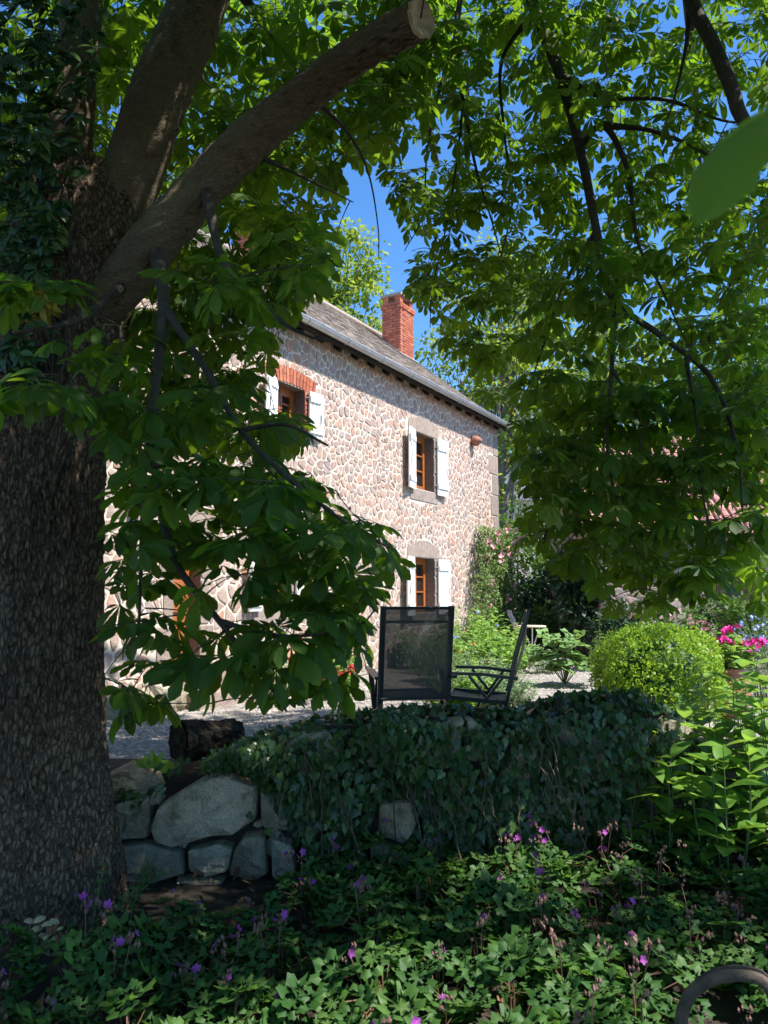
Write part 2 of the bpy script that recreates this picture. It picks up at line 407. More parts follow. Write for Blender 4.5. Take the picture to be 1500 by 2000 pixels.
HI = [chestnut_leaf(13, 5, i, d) for i, d in enumerate((.12, .3, .5, .75, .4, .2))]
LO = [chestnut_leaf(7, 3, i+20, d) for i, d in enumerate((.12, .3, .55, .4))]
VLO = [chestnut_leaf(3, 3, i+40, d) for i, d in enumerate((.2, .5))]
def flat(acc): return np.concatenate(acc.v), acc.f, np.concatenate(acc.lv)
HIm = [t.mesh('chestnut_leaf', M['leaf'], smooth=True) for t in HI]
def merged(acc):
    V, fl, lv = flat(acc); return V, np.concatenate(fl), lv
LOt = [merged(t) for t in LO]; VLOt = [merged(t) for t in VLO]; HIt = [merged(t) for t in HI]
def put(acc, tmpl, Mx, rnd):
    V, Fs, lv = tmpl; A = np.array(Mx, dtype=np.float32)
    l2 = lv.copy(); l2[:, 2] = rnd; base = acc.n
    fl = Fs if isinstance(Fs, list) else [Fs]
    acc.add(V @ A[:3, :3].T + A[:3, 3], fl[0], l2)
    for q in fl[1:]: acc.f.append(q + base)
def frame(pos, x, up, scale):
    x = Vector(x).normalized(); up = Vector(up); y = up.cross(x)
    if y.length < 1e-3: y = Vector((0, 1, 0)).cross(x)
    y.normalize(); z = x.cross(y)
    R = Matrix((x, y, z)).transposed().to_4x4()
    return Matrix.Translation(pos) @ R @ Matrix.Scale(scale, 4)
def rvec(s=1.0): return Vector((random.gauss(0, s), random.gauss(0, s), random.gauss(0, s)))

def lobed(nl, depth, rin, around, cup=.15, seed=0, heart=.35, tooth=.0):
    """round palmate leaf blade (geranium, mallow, ivy) around its stalk end, +X forward, unit radius"""
    rr = random.Random(seed); V = [(0, 0, 0)]; lv = [(0, 0, 0)]
    for ring in (.55, 1.0):
        for k in range(around):
            th = -math.pi + 2*math.pi*(k+.5)/around
            lob = abs(math.cos(th*nl/2.0)) if nl else 1
            r = (1-depth) + depth*lob**.7
            if tooth and ring == 1: r *= 1 + tooth*(1 if k % 2 else -1)
            if abs(th) > math.pi*.84: r *= heart
            r *= ring; 
            V.append((r*math.cos(th)+rin, r*math.sin(th), cup*r*r + .06*math.cos(th*nl)*ring)); lv.append((math.sin(th*nl/2)*ring, ring, 0))
    Fs = [(0, 1+k, 1+(k+1) % around) for k in range(around)]
    a = Acc(); a.add(V, Fs, lv)
    Vq = [(1+k, 1+(k+1) % around, 1+around+(k+1) % around, 1+around+k) for k in range(around)]
    a.f.append(np.array(Vq, np.int32))
    return a

# ================================================================== THE SETTING
TER = 0.45                                     # level of the gravel terrace; the lower ground is 0
g = Acc(); n = 60                              # lower ground sheet to the horizon, slightly uneven near the camera
g.add([(-400, -200, -.02), (400, -200, -.02), (400, 600, -.02), (-400, 600, -.02)], [(0, 1, 2, 3)])
struct('ground', g, M['soil'])
g = Acc(); xs = np.linspace(-4, 4, 90); ys = np.linspace(1.2, 5.2, 50)
XX, YY = np.meshgrid(xs, ys); ZZ = .03*vnoise(XX*3, YY*3) + .02*vnoise(XX*9, YY*9, 3) + .12*np.clip((XX-.3)/2, 0, 1)*np.clip((YY-3.6)/1.2, 0, 1)
V = np.stack([XX, YY, ZZ], -1).reshape(-1, 3)
Fs = [(j*90+i, j*90+i+1, (j+1)*90+i+1, (j+1)*90+i) for j in range(49) for i in range(89)]
g.add(V, np.array(Fs, np.int32)); struct('flower_bed', g, M['soil'], True)
g = Acc()
g.add([(-80, 5.25, -.3), (80, 5.25, -.3), (80, 120, -.3), (-80, 120, -.3), (-80, 5.25, TER), (80, 5.25, TER), (80, 120, TER), (-80, 120, TER)],
      [(4, 5, 6, 7), (0, 1, 5, 4)])
struct('gravel_terrace', g, M['gravel'])
# loose gravel on the terrace, the part of it that can be seen
peb = Acc(); ico = np.array([(1, 0, 0), (-1, 0, 0), (0, 1, 0), (0, -1, 0), (0, 0, 1), (0, 0, -1)], np.float32)
icf = np.array([(0, 2, 4), (2, 1, 4), (1, 3, 4), (3, 0, 4), (2, 0, 5), (1, 2, 5), (3, 1, 5), (0, 3, 5)], np.int32)
for (x0, x1, y0, y1, cnt) in ((-4.2, 0.3, 5.5, 8.0, 9000), (-4.6, .5, 8.0, 12.5, 6500), (.8, 4.2, 9.5, 16.5, 6000)):
    for _ in range(cnt):
        p = (random.uniform(x0, x1), random.uniform(y0, y1), TER+.004)
        s_ = random.uniform(.009, .024); sc = np.array((s_*random.uniform(.8, 1.5), s_*random.uniform(.8, 1.4), s_*random.uniform(.4, .8)))
        a = random.random()*6.28; R = rotm('Z', a)
        peb.add((ico*(1+RNG.uniform(-.25, .25, (6, 1)))*sc) @ R.T + np.array(p), icf[:4], rnd=random.random())
o = bpy.data.objects.new('gravel', peb.mesh('gravel', M['pebble'])); COL.objects.link(o); o['kind'] = 'stuff'
o['label'] = 'loose pale gravel strewn over the terrace'; o['category'] = 'gravel'

# ------------------------------------------------------------------ Voronoi stones
def clip(poly, a, b, c):
    """keep the side a*x+b*y <= c"""
    out = []; n = len(poly)
    for i in range(n):
        p, q = poly[i], poly[(i+1) % n]; dp, dq = a*p[0]+b*p[1]-c, a*q[0]+b*q[1]-c
        if dp <= 0: out.append(p)
        if (dp < 0 < dq) or (dq < 0 < dp):
            t = dp/(dp-dq); out.append((p[0]+t*(q[0]-p[0]), p[1]+t*(q[1]-p[1])))
    return out
def inset(poly, d):
    n = len(poly); cx = sum(p[0] for p in poly)/n; cy = sum(p[1] for p in poly)/n; out = poly
    for i in range(n):
        p, q = poly[i], poly[(i+1) % n]; ex, ey = q[0]-p[0], q[1]-p[1]; L = math.hypot(ex, ey)
        if L < 1e-6: continue
        nx, ny = ey/L, -ex/L
        if (cx-p[0])*nx + (cy-p[1])*ny > 0: nx, ny = -nx, -ny
        out = clip(out, nx, ny, nx*p[0]+ny*p[1]-d)
        if len(out) < 3: return []
    return out
def chaikin(poly, k=1, r=.25):
    for _ in range(k):
        q = []
        for i in range(len(poly)):
            a, b = poly[i], poly[(i+1) % len(poly)]
            q.append((a[0]*(1-r)+b[0]*r, a[1]*(1-r)+b[1]*r)); q.append((a[0]*r+b[0]*(1-r), a[1]*r+b[1]*(1-r)))
        poly = q
    return poly
def area(poly): return abs(sum(poly[i][0]*poly[(i+1) % len(poly)][1]-poly[(i+1) % len(poly)][0]*poly[i][1] for i in range(len(poly))))/2
def dedupe(poly, e=.012):
    out = []
    for p in poly:
        if not out or math.hypot(p[0]-out[-1][0], p[1]-out[-1][1]) > e: out.append(p)
    if len(out) > 2 and math.hypot(out[0][0]-out[-1][0], out[0][1]-out[-1][1]) < e: out.pop()
    return out
def voronoi(x0, x1, z0, z1, cw, ch, rr, holes=(), jit=.46):
    sites = []; rows = max(1, int((z1-z0)/ch))
    z = z0; rowy = []
    while z < z1:
        h = ch*rr.uniform(.6, 1.6); x = x0 - rr.random()*cw
        while x < x1+cw:
            w = cw*rr.choice((.5, .62, .8, .9, 1.1, 1.35, 1.9))
            sites.append((x+w/2+rr.uniform(-jit, jit)*w*.5, z+h/2+rr.uniform(-jit, jit)*h*.7)); x += w
        z += h
    A = np.array(sites); out = []
    for i, (sx, sz) in enumerate(sites):
        if any(a < sx < b and c < sz < d for (a, b, c, d) in holes): continue
        poly = [(max(x0, sx-cw*2), max(z0, sz-ch*2)), (min(x1, sx+cw*2), max(z0, sz-ch*2)), (min(x1, sx+cw*2), min(z1, sz+ch*2)), (max(x0, sx-cw*2), min(z1, sz+ch*2))]
        d2 = (A[:, 0]-sx)**2 + (A[:, 1]-sz)**2
        for j in np.argsort(d2)[1:22]:
            ox, oz = sites[j]; a, b_ = ox-sx, oz-sz
            poly = clip(poly, a, b_, (ox*ox+oz*oz-sx*sx-sz*sz)/2)
            if len(poly) < 3: break
        if len(poly) < 3: continue
        for (a, b_, c, d) in holes:
            bx = [p[0] for p in poly]; bz = [p[1] for p in poly]
            if max(bx) <= a or min(bx) >= b_ or max(bz) <= c or min(bz) >= d: continue
            gaps = [(a-sx, 1, 0, a), (sx-b_, -1, 0, -b_), (c-sz, 0, 1, c), (sz-d, 0, -1, -d)]
            q = max(gaps); poly = clip(poly, q[1], q[2], q[3])
            if len(poly) < 3: break
        if len(poly) >= 3 and area(poly) > .0015: out.append(((sx, sz), poly))
    return out
def stone_piece(acc, poly, to3, proud, rr, rnd, bev=.014, k=1):
    """a rounded stone face standing proud of the mortar: rim at the joint, shoulder, uneven crown"""
    poly = dedupe(chaikin(poly, k, .2)); n = len(poly)
    poly = [(p[0]+rr.gauss(0, .005), p[1]+rr.gauss(0, .005)) for p in poly]
    if n < 3: return False
    cx = sum(p[0] for p in poly)/n; cz = sum(p[1] for p in poly)/n; V = []
    tx, tz = rr.uniform(-.06, .06), rr.uniform(-.06, .06)
    for (q, d) in ((1.0, -.012), (.93, proud*.72), (.72, proud)):
        for p in poly:
            x, z = cx+(p[0]-cx)*q, cz+(p[1]-cz)*q
            dd = d + ((tx*(x-cx)+tz*(z-cz)) if d > 0 else 0) + (rr.uniform(-.12, .12)*proud if d > 0 else 0)
            V.append(tuple(to3(x, z, dd)))
    V.append(tuple(to3(cx, cz, proud*rr.uniform(.9, 1.1))))
    Fs = [(i*n+k_, i*n+(k_+1) % n, (i+1)*n+(k_+1) % n, (i+1)*n+k_) for i in range(2) for k_ in range(n)]
    base = acc.n; acc.add(V, np.array(Fs, np.int32), rnd=rnd)
    acc.f.append(np.array([(2*n+k_, 2*n+(k_+1) % n, 3*n) for k_ in range(n)], np.int32) + base)
    return True

# ================================================================== THE FARMHOUSE
d2 = Vector((.504, .863, 0)).normalized(); n2 = Vector((d2.y, -d2.x, 0)); CORN = Vector((2.88, 19.3, 0))
EAVE = 6.28
def W(t, z, out=0.0): return CORN - d2*t + n2*out + Vector((0, 0, z))
def unW(x, y):
    r = ray(x, y); o = Vector((0, 0, EYE)); k = (CORN-o).dot(n2)/r.dot(n2); p = o + r*k
    return (CORN-p).dot(d2), p.z
LEN = 17.0; DEPTH = 7.0; WT = .45
house = root('farmhouse', W(LEN/2, TER, -DEPTH/2), 'long two storey fieldstone farmhouse with white shutters and slate roof', 'house')
def wrect(xl, xr, yt, yb):
    xm = (xl+xr)/2; t1, _ = unW(xl, (yt+yb)/2); t0, _ = unW(xr, (yt+yb)/2)
    return t0, t1, unW(xm, yb)[1], unW(xm, yt)[1]
win = {'ur': wrect(808, 847, 849, 957), 'lr': wrect(806, 849, 1090, 1196), 'll': wrect(508, 568, 1100, 1186), 'ul': wrect(538, 594, 752, 838)}
dr = wrect(338, 392, 1040, 1250); win['door'] = (dr[0], dr[1], TER+.35, dr[3])
holes = []
for k, (t0, t1, z0, z1) in win.items(): holes.append((t0, t1, z0, z1))
# mortar shell with openings
ts = sorted({-.0, LEN} | {h[0] for h in holes} | {h[1] for h in holes}); zs = sorted({TER-.1, EAVE} | {h[2] for h in holes} | {h[3] for h in holes})
def solid(t, z): return not any(a < t < b and c < z < d for (a, b, c, d) in holes)
a = Acc(); rev = Acc()
for i in range(len(ts)-1):
    for j in range(len(zs)-1):
        t0, t1, z0, z1 = ts[i], ts[i+1], zs[j], zs[j+1]; tm, zm = (t0+t1)/2, (z0+z1)/2
        if not solid(tm, zm): continue
        a.add([W(t0, z0), W(t1, z0), W(t1, z1), W(t0, z1)], [(0, 1, 2, 3)])
        a.add([W(t0, z0, -WT), W(t1, z0, -WT), W(t1, z1, -WT), W(t0, z1, -WT)], [(0, 1, 2, 3)])
for (t0, t1, z0, z1) in holes:
    for (p, q) in (((t0, z0), (t1, z0)), ((t1, z0), (t1, z1)), ((t1, z1), (t0, z1)), ((t0, z1), (t0, z0))):
        rev.add([W(*p, 0), W(*q, 0), W(*q, -WT), W(*p, -WT)], [(0, 1, 2, 3)], rnd=random.random())
RZ = EAVE + 2.8
for t in (0.0, LEN):                                  # gable walls and the rear wall
    a.add([W(t, TER-.1), W(t, EAVE), W(t, RZ, -DEPTH/2), W(t, EAVE, -DEPTH), W(t, TER-.1, -DEPTH)], [(0, 1, 2, 3, 4)])
a.add([W(0, TER-.1, -DEPTH), W(LEN, TER-.1, -DEPTH), W(LEN, EAVE, -DEPTH), W(0, EAVE, -DEPTH)], [(0, 1, 2, 3)])
wall = part('wall', a, M['mortar'], house)
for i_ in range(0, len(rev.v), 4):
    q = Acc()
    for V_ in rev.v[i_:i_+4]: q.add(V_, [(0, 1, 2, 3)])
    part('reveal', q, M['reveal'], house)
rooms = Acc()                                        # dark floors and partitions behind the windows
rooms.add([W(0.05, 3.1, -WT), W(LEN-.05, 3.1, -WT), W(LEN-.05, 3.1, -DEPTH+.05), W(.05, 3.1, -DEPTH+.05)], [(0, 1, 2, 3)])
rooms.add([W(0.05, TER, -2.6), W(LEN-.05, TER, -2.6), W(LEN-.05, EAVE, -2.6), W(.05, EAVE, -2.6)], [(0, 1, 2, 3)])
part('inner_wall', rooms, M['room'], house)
# dressed stone round the openings, quoins on the corner
rr = random.Random(3); blocks = []                    # (polygon in wall coordinates, name)
for k in ('ur', 'lr', 'll', 'door'):
    t0, t1, z0, z1 = win[k]; w = .2
    blocks.append(([(t0-.24, z1+.01), (t1+.24, z1+.01), (t1+.23, z1+.20), ((t0+t1)/2+.2, z1+.36), ((t0+t1)/2-.2, z1+.36), (t0-.23, z1+.20)], 'lintel'))
    if k != 'door': blocks.append(([(t0-.18, z0-.24), (t1+.18, z0-.24), (t1+.18, z0-.012), (t0-.18, z0-.012)], 'sill'))
    nb = 3; hh = (z1-z0)/nb
    for i in range(nb):
        e = .16+.09*((i+1) % 2)
        blocks.append(([(t0-e, z0+i*hh+.012), (t0-.002, z0+i*hh+.012), (t0-.002, z0+(i+1)*hh-.012), (t0-e, z0+(i+1)*hh-.012)], 'jamb_stone'))
        blocks.append(([(t1+.002, z0+i*hh+.012), (t1+e, z0+i*hh+.012), (t1+e, z0+(i+1)*hh-.012), (t1+.002, z0+(i+1)*hh-.012)], 'jamb_stone'))
z = TER; i = 0
while z < EAVE-.1:
    h = rr.uniform(.34, .62); e = (.33, .55)[i % 2]*rr.uniform(.85, 1.15); z1 = min(EAVE-.02, z+h)
    blocks.append(([(.0, z+.014), (e, z+.014), (e, z1-.014), (0.0, z1-.014)], 'quoin')); z = z1; i += 1
bh = []
for poly, nm in blocks:
    q = Acc(); po = chaikin(poly, 1, .05); n_ = len(po); cx = sum(p[0] for p in po)/n_; cz = sum(p[1] for p in po)/n_
    V = [W(p[0], p[1], -.03) for p in po] + [W(p[0], p[1], .008) for p in po] + [W(cx+(p[0]-cx)*.975, cz+(p[1]-cz)*.97, .016) for p in po]
    V.append(W(cx, cz, .017))
    q.add(V, np.array([(i_*n_+k_, i_*n_+(k_+1) % n_, (i_+1)*n_+(k_+1) % n_, (i_+1)*n_+k_) for i_ in range(2) for k_ in range(n_)], np.int32), rnd=rr.random())
    q.f.append(np.array([(2*n_+k_, 2*n_+(k_+1) % n_, 3*n_) for k_ in range(n_)], np.int32))
    part(nm, q, M['dressed'], house)
    bx = [p[0] for p in poly]; bz = [p[1] for p in poly]
    if nm == 'lintel': bh.append((min(bx)-.012, max(bx)+.012, min(bz)-.012, poly[2][1]+.01)); bh.append((poly[4][0]-.1, poly[3][0]+.1, poly[2][1], max(bz)+.01))
    else: bh.append((min(bx)-.012, max(bx)+.012, min(bz)-.012, max(bz)+.012))
# the brick arch over the left upper window
t0, t1, z0, z1 = win['ul']; tm = (t0+t1)/2; half = (t1-t0)/2+.26; Rr = 2.6; cz = z1+.025-Rr
nb = 15; am = math.asin(half/Rr)
for i in range(nb):
    q = Acc(); th = -am + 2*am*(i+.5)/nb; wth = Rr*2*am/nb*.42
    rad = Vector((math.sin(th), math.cos(th))); tan = Vector((math.cos(th), -math.sin(th)))
    for (r0, r1) in (((Rr, Rr+.12), (Rr+.13, Rr+.25)) if i % 2 else ((Rr, Rr+.25),)):
        V = []
        for o_ in (-.03, .02):
            for (r_, s_) in ((r0, -1), (r0, 1), (r1, 1), (r1, -1)):
                c = rad*r_ + tan*(wth*s_); V.append(W(tm+c.x, cz+c.y, o_))
        q.add(V, [(4, 5, 6, 7), (0, 1, 5, 4), (1, 2, 6, 5), (2, 3, 7, 6), (3, 0, 4, 7)], rnd=random.random())
    part('arch_brick', q, M['brick'], house)
bh.append((tm-half-.03, tm+half+.03, z1-.0, z1+.17))
for sgn, te in ((-1, t0), (1, t1)):                   # brick jambs of that window
    for i in range(9):
        q = Acc(); e = (.12, .23)[i % 2]; hz = (z1-z0)/9; zz = z0+i*hz
        ta, tb = (te-e, te-.002) if sgn < 0 else (te+.002, te+e)
        q.add([W(ta, zz+.008, -.03), W(tb, zz+.008, -.03), W(tb, zz+hz-.008, -.03), W(ta, zz+hz-.008, -.03), W(ta, zz+.008, .018), W(tb, zz+.008, .018), W(tb, zz+hz-.008, .018), W(ta, zz+hz-.008, .018)],
              [(4, 5, 6, 7), (0, 1, 5, 4), (1, 2, 6, 5), (2, 3, 7, 6), (3, 0, 4, 7)], rnd=random.random())
        part('jamb_brick', q, M['brick'], house)
    bh.append((te-.24 if sgn < 0 else te, te if sgn < 0 else te+.24, z0, z1))
# rubble stones: the ones that show largest are pieces of the wall, the rest one mesh
cells = voronoi(0, 13.6, TER, EAVE, .165, .122, rr, holes + bh, .7)
SHOW = [(540, 640), (960, 800), (980, 1250), (850, 1200), (740, 1180), (800, 1090), (660, 960), (640, 850), (560, 800)]
scored = []
for (s0, poly) in cells:
    p = inset(poly, rr.uniform(.006, .017))
    if len(p) < 3 or area(p) < .0012: continue
    x, y = proj(W(s0[0], s0[1])); sc = area(p)*(1.0 if in_poly(x, y, SHOW) else .05)/max(1, W(*s0).length)**2
    scored.append((sc, p))
scored.sort(key=lambda q: -q[0]); rest = Acc()
for i, (sc, p) in enumerate(scored):
    if i < 290:
        q = Acc()
        if stone_piece(q, p, W, rr.uniform(.006, .015), rr, rr.random()): part('stone', q, M['fieldstone'], wall)
    else: stone_piece(rest, p, W, rr.uniform(.006, .015), rr, rr.random())
part('stonework', rest, M['fieldstone'], wall, kind='stuff')
# windows: timber casements, panes, muntins
def casement(k, openleaf=False):
    t0, t1, z0, z1 = win[k]; dep = -.24
    w = part('window', (lambda q: (q.beam(W(t0+.035, z0, dep), W(t0+.035, z1, dep), .07, .07, n2), q.beam(W(t1-.035, z0, dep), W(t1-.035, z1, dep), .07, .07, n2),
             q.beam(W(t0+.07, z0+.035, dep), W(t1-.07, z0+.035, dep), .07, .07, n2), q.beam(W(t0+.07, z1-.035, dep), W(t1-.07, z1-.035, dep), .07, .07, n2), q)[-1])(Acc()), M['wood'], house)
    tm = (t0+t1)/2
    for (a0, a1) in ((t0+.07, tm), (tm, t1-.07)):
        q = Acc(); e = .05; dd = dep+.012
        for (p0, p1) in (((a0+e/2, z0+.07), (a0+e/2, z1-.07)), ((a1-e/2, z0+.07), (a1-e/2, z1-.07)), ((a0+e, z0+.07+e/2), (a1-e, z0+.07+e/2)), ((a0+e, z1-.07-e/2), (a1-e, z1-.07-e/2))):
            q.beam(W(*p0, dd), W(*p1, dd), e, .055, n2)
        for f in (.36, .68):
            zz = z0+.07+(z1-z0-.14)*f; q.beam(W(a0+e, zz, dd), W(a1-e, zz, dd), .028, .03, n2)
        part('sash', q, M['wood'], w)
        q = Acc(); gg = dep-.012
        q.add([W(a0+e, z0+.12, gg), W(a1-e, z0+.12, gg), W(a1-e, z1-.12, gg), W(a0+e, z1-.12, gg)], [(0, 1, 2, 3)])
        part('pane', q, M['glass'], w)
    q = Acc(); q.beam(W(t0-.03, z0-.03, -.12), W(t1+.03, z0-.03, -.12), .2, .05, Vector((0, 0, 1))); part('window_board', q, M['wood'], w)
    return w
for k in ('ur', 'lr', 'll', 'ul'): casement(k)
# door
t0, t1, z0, z1 = win['door']; q = Acc(); q.box(W((t0+t1)/2, (z0+z1)/2, -.22), ((t1-t0)/2, .03, (z1-z0)/2), Matrix((d2, n2, (0, 0, 1))).transposed())
door = part('door', q, M['wood'], house)
for i in range(3):
    q = Acc(); zz = z0+.25+i*(z1-z0-.4)/3; q.box(W((t0+t1)/2, zz+.25, -.18), ((t1-t0)/2-.12, .02, .2), Matrix((d2, n2, (0, 0, 1))).transposed()); part('door_panel', q, M['wood'], door)
q = Acc(); q.tube([W(t0+.12, z0+1.0, -.17), W(t0+.12, z0+1.0, -.11), W(t0+.22, z0+1.0, -.11)], .012, 6); part('door_handle', q, M['iron'], door)
for i in range(2):
    q = Acc(); q.box(W((t0+t1)/2, TER+.09+.175*i, .42-.2*i), ((t1-t0)/2+.35-.1*i, .42-.2*i, .09), Matrix((d2, n2, (0, 0, 1))).transposed()); part('door_step', q, M['dressed'], house)
# shutters: white boards with two ledges and a brace
def shutter(te, sgn, z0, z1, wid, ang):
    """hinged at te, opened outwards by ang from the wall (0 = flat on the wall)"""
    def Sx(s_, z, o_): 
        return W(te + sgn*s_*math.cos(ang) - sgn*o_*math.sin(ang)*0, z, .05 + s_*math.sin(ang) + o_)
    sh = bpy.data.objects.new('shutter', None); COL.objects.link(sh); sh.parent = house; sh.location = W(te, z0, .05) - Vector(house.location); sh.empty_display_size = .1
    nb = 4; bw = wid/nb
    for i in range(nb):
        q = Acc(); q.beam(Sx(bw*(i+.5), z0, 0), Sx(bw*(i+.5), z1, 0), bw*.965, .03, n2); part('plank', q, M['white'], sh)
    for f in (.16, .84):
        zz = z0+(z1-z0)*f; q = Acc(); q.beam(Sx(.01, zz, .027), Sx(wid-.01, zz, .027), .025, .1, Vector((0, 0, 1)).cross(Vector((0,0,1))) + n2*0 + Vector((0, 0, 1))); part('ledge', q, M['white'], sh)
    q = Acc(); q.beam(Sx(.04, z0+(z1-z0)*.21, .024), Sx(wid-.05, z0+(z1-z0)*.79, .024), .02, .06, n2.cross(d2)); part('brace', q, M['white'], sh)
    for f in (.16, .84):
        zz = z0+(z1-z0)*f; q = Acc(); q.tube([Sx(-.04, zz, -.02), Sx(-.01, zz, .0), Sx(.03, zz, .01)], .014, 6); part('hinge', q, M['iron'], sh)
    q = Acc(); zz = z0+(z1-z0)*.42; q.tube([Sx(wid-.08, zz+.09, .03), Sx(wid-.08, zz-.05, .035), Sx(wid-.06, zz-.08, .035)], .006, 6); part('latch', q, M['iron'], sh)
    return sh
for k in ('ur', 'lr', 'll', 'ul'):
    t0, t1, z0, z1 = win[k]; wd = (t1-t0)/2*.97
    shutter(t0-.06, -1, z0-.05, z1-.0, wd, math.radians(6)); shutter(t1+.04, 1, z0-.05, z1, wd, math.radians(14))
# roof of slates in courses
OV = .34; pitch = math.atan2(RZ-EAVE, DEPTH/2); ca, sa = math.cos(pitch), math.sin(pitch)
SL = DEPTH/2/ca + OV
def Rf(t, s_, o_=0.0):                                # s_ metres up the slope from the eave edge
    return W(t, EAVE - OV*sa + s_*sa + o_*ca, OV*ca - s_*ca + o_*sa)
def Rb(t, s_, o_=0.0): return W(t, EAVE - OV*sa + s_*sa + o_*ca, -DEPTH - OV*ca + s_*ca - o_*sa)
q = Acc()
for fn in (Rf, Rb):
    q.add([fn(-.05, 0), fn(LEN+.12, 0), fn(LEN+.12, SL), fn(-.05, SL), fn(-.05, 0, -.09), fn(LEN+.12, 0, -.09), fn(LEN+.12, SL, -.09), fn(-.05, SL, -.09)], [(0, 1, 2, 3), (4, 5, 6, 7), (0, 1, 5, 4), (1, 2, 6, 5), (3, 0, 4, 7)])
roof = part('roof', q, M['oldwood'], house)
q = Acc(); ex = .125; nc = int(SL/ex)
for c in range(nc):
    t = -.06
    while t < LEN+.1:
        w = random.uniform(.15, .25); s0 = c*ex-.012; lift = random.uniform(.016, .026); sk = random.uniform(-.006, .006)
        V = [Rf(t+.002, s0+sk, lift), Rf(t+w-.002, s0-sk, lift), Rf(t+w-.002, s0+ex*1.5, .007), Rf(t+.002, s0+ex*1.5, .007), Rf(t+.002, s0+sk, .004), Rf(t+w-.002, s0-sk, .004)]
        q.add(V, [(0, 1, 2, 3), (4, 5, 1, 0)], rnd=random.random()); t += w
part('slate', q, M['slate'], roof, kind='stuff')
q = Acc(); q.tube([Rf(-.05, SL-.01, .02), Rf(LEN+.1, SL-.01, .02)], .085, 10); part('ridge', q, M['slate'], roof)
q = Acc()                                              # half-round zinc gutter, its joints and brackets
gp = [W(t_, EAVE-OV*sa-.0, OV*ca+.055) for t_ in np.linspace(-.05, LEN+.1, 16)]
V = []; Fs = []
for i, p in enumerate(gp):
    for k in range(9):
        a_ = math.pi + math.pi*k/8; V.append(p + n2*(.075*math.cos(a_)) + Vector((0, 0, .075*math.sin(a_)+.02)))
for i in range(len(gp)-1):
    for k in range(8): Fs.append((i*9+k, i*9+k+1, (i+1)*9+k+1, (i+1)*9+k))
q.add(V, np.array(Fs, np.int32)); gut = part('gutter', q, M['zinc'], house, True)
q = Acc(); q.tube([gp[0]+n2*.075+Vector((0, 0, .02)), gp[-1]+n2*.075+Vector((0, 0, .02))], .011, 6); part('gutter_bead', q, M['zinc'], gut)
for t_ in np.arange(.6, LEN, 1.15):
    q = Acc(); p = W(t_, EAVE-OV*sa, OV*ca+.055)
    q.tube([p + n2*(.08*math.cos(a_)) + Vector((0, 0, .08*math.sin(a_)+.02)) for a_ in np.linspace(math.pi, 2*math.pi, 9)], .009, 5); part('gutter_bracket', q, M['zinc'], gut)
q = Acc(); q.beam(W(-.03, EAVE-OV*sa-.045, OV*ca-.03), W(LEN, EAVE-OV*sa-.045, OV*ca-.03), .03, .14); part('fascia', q, M['oldwood'], house)
for t_ in np.arange(.25, LEN, .55):
    q = Acc(); q.beam(Rf(t_, .05, -.15), Rf(t_, OV+.15, -.15), .08, .1); part('rafter_end', q, M['oldwood'], house)
# chimneys of single bricks
def chimney(t, w, dp, zb, zt, off):
    c = W(t, 0, -DEPTH/2+off); q = Acc(); Rm = Matrix((-d2, n2, (0, 0, 1))).transposed()
    q.box(c + Vector((0, 0, (zb+zt)/2)), (w/2-.015, dp/2-.015, (zt-zb)/2-.01), Rm)
    ch = part('chimney', q, M['brickjoint'], house)
    bl, bhh = .22, .0735; k = 0; z = zb
    bm = Acc(); bm.box((0, 0, 0), (bl/2-.006, .05, bhh/2-.006)); me = bm.mesh('brick', M['brick'])
    bm = Acc(); bm.box((0, 0, 0), (bl/4-.006, .05, bhh/2-.006)); me2 = bm.mesh('brick', M['brick'])
    while z < zt-.05:
        top = z > zt-.24; ex = .03 if top else 0.0
        for (ax, nx, ln, hw) in ((-d2, n2, w, dp), (n2, d2, dp, w)):
            for sg in (1, -1):
                if sg < 0 and ax == -d2: continue     # the far side is not seen
                u = -ln/2 - ex + (bl/2 if k % 2 else 0); base = c + nx*(sg*(hw/2-.045+ex)); cells_ = []
                if k % 2: cells_.append((-ln/2-ex+bl/4, True))
                while u + bl < ln/2+ex+.02: cells_.append((u+bl/2, False)); u += bl
                if ln/2+ex-u > bl*.3: cells_.append((ln/2+ex-bl/4, True))
                for (uu, hf) in cells_:
                    if (ax == n2 and sg > 0): continue
                    p = base + ax*uu + Vector((0, 0, z+bhh/2))
                    R = Matrix((ax, ax.cross(Vector((0, 0, 1))), (0, 0, 1))).transposed().to_4x4()
                    inst('brick', me2 if hf else me, Matrix.Translation(p) @ R, ch)
        z += bhh; k += 1
    for sx in (-1, 1):
        for sy in (-1, 1):
            q = Acc(); q.box(c + (-d2)*(sx*(w/2-.1)) + n2*(sy*(dp/2-.1)) + Vector((0, 0, zt+.07)), (.08, .08, .09), Rm); part('chimney_pillar', q, M['brick'], ch)
    q = Acc(); q.box(c + Vector((0, 0, zt+.19)), (w/2+.03, dp/2+.03, .03), Rm); part('chimney_cap', q, M['slate'], ch)
    q = Acc()                                         # lead flashing where it meets the slope
    s0_, s1_ = SL-(off+dp/2)/ca-.14, min(SL-.02, SL-(off-dp/2)/ca+.1)
    q.add([Rf(t-w/2-.14, s0_, .035), Rf(t+w/2+.12, s0_, .035), Rf(t+w/2+.12, s1_, .035), Rf(t-w/2-.14, s1_, .035)], [(0, 1, 2, 3)])
    part('flashing', q, M['zinc'], ch)
    return ch
chimney(.55, .74, .56, RZ-1.45, RZ+.5, .92)
chimney(5.5, .8, .6, RZ-.5, RZ+.95, .1)
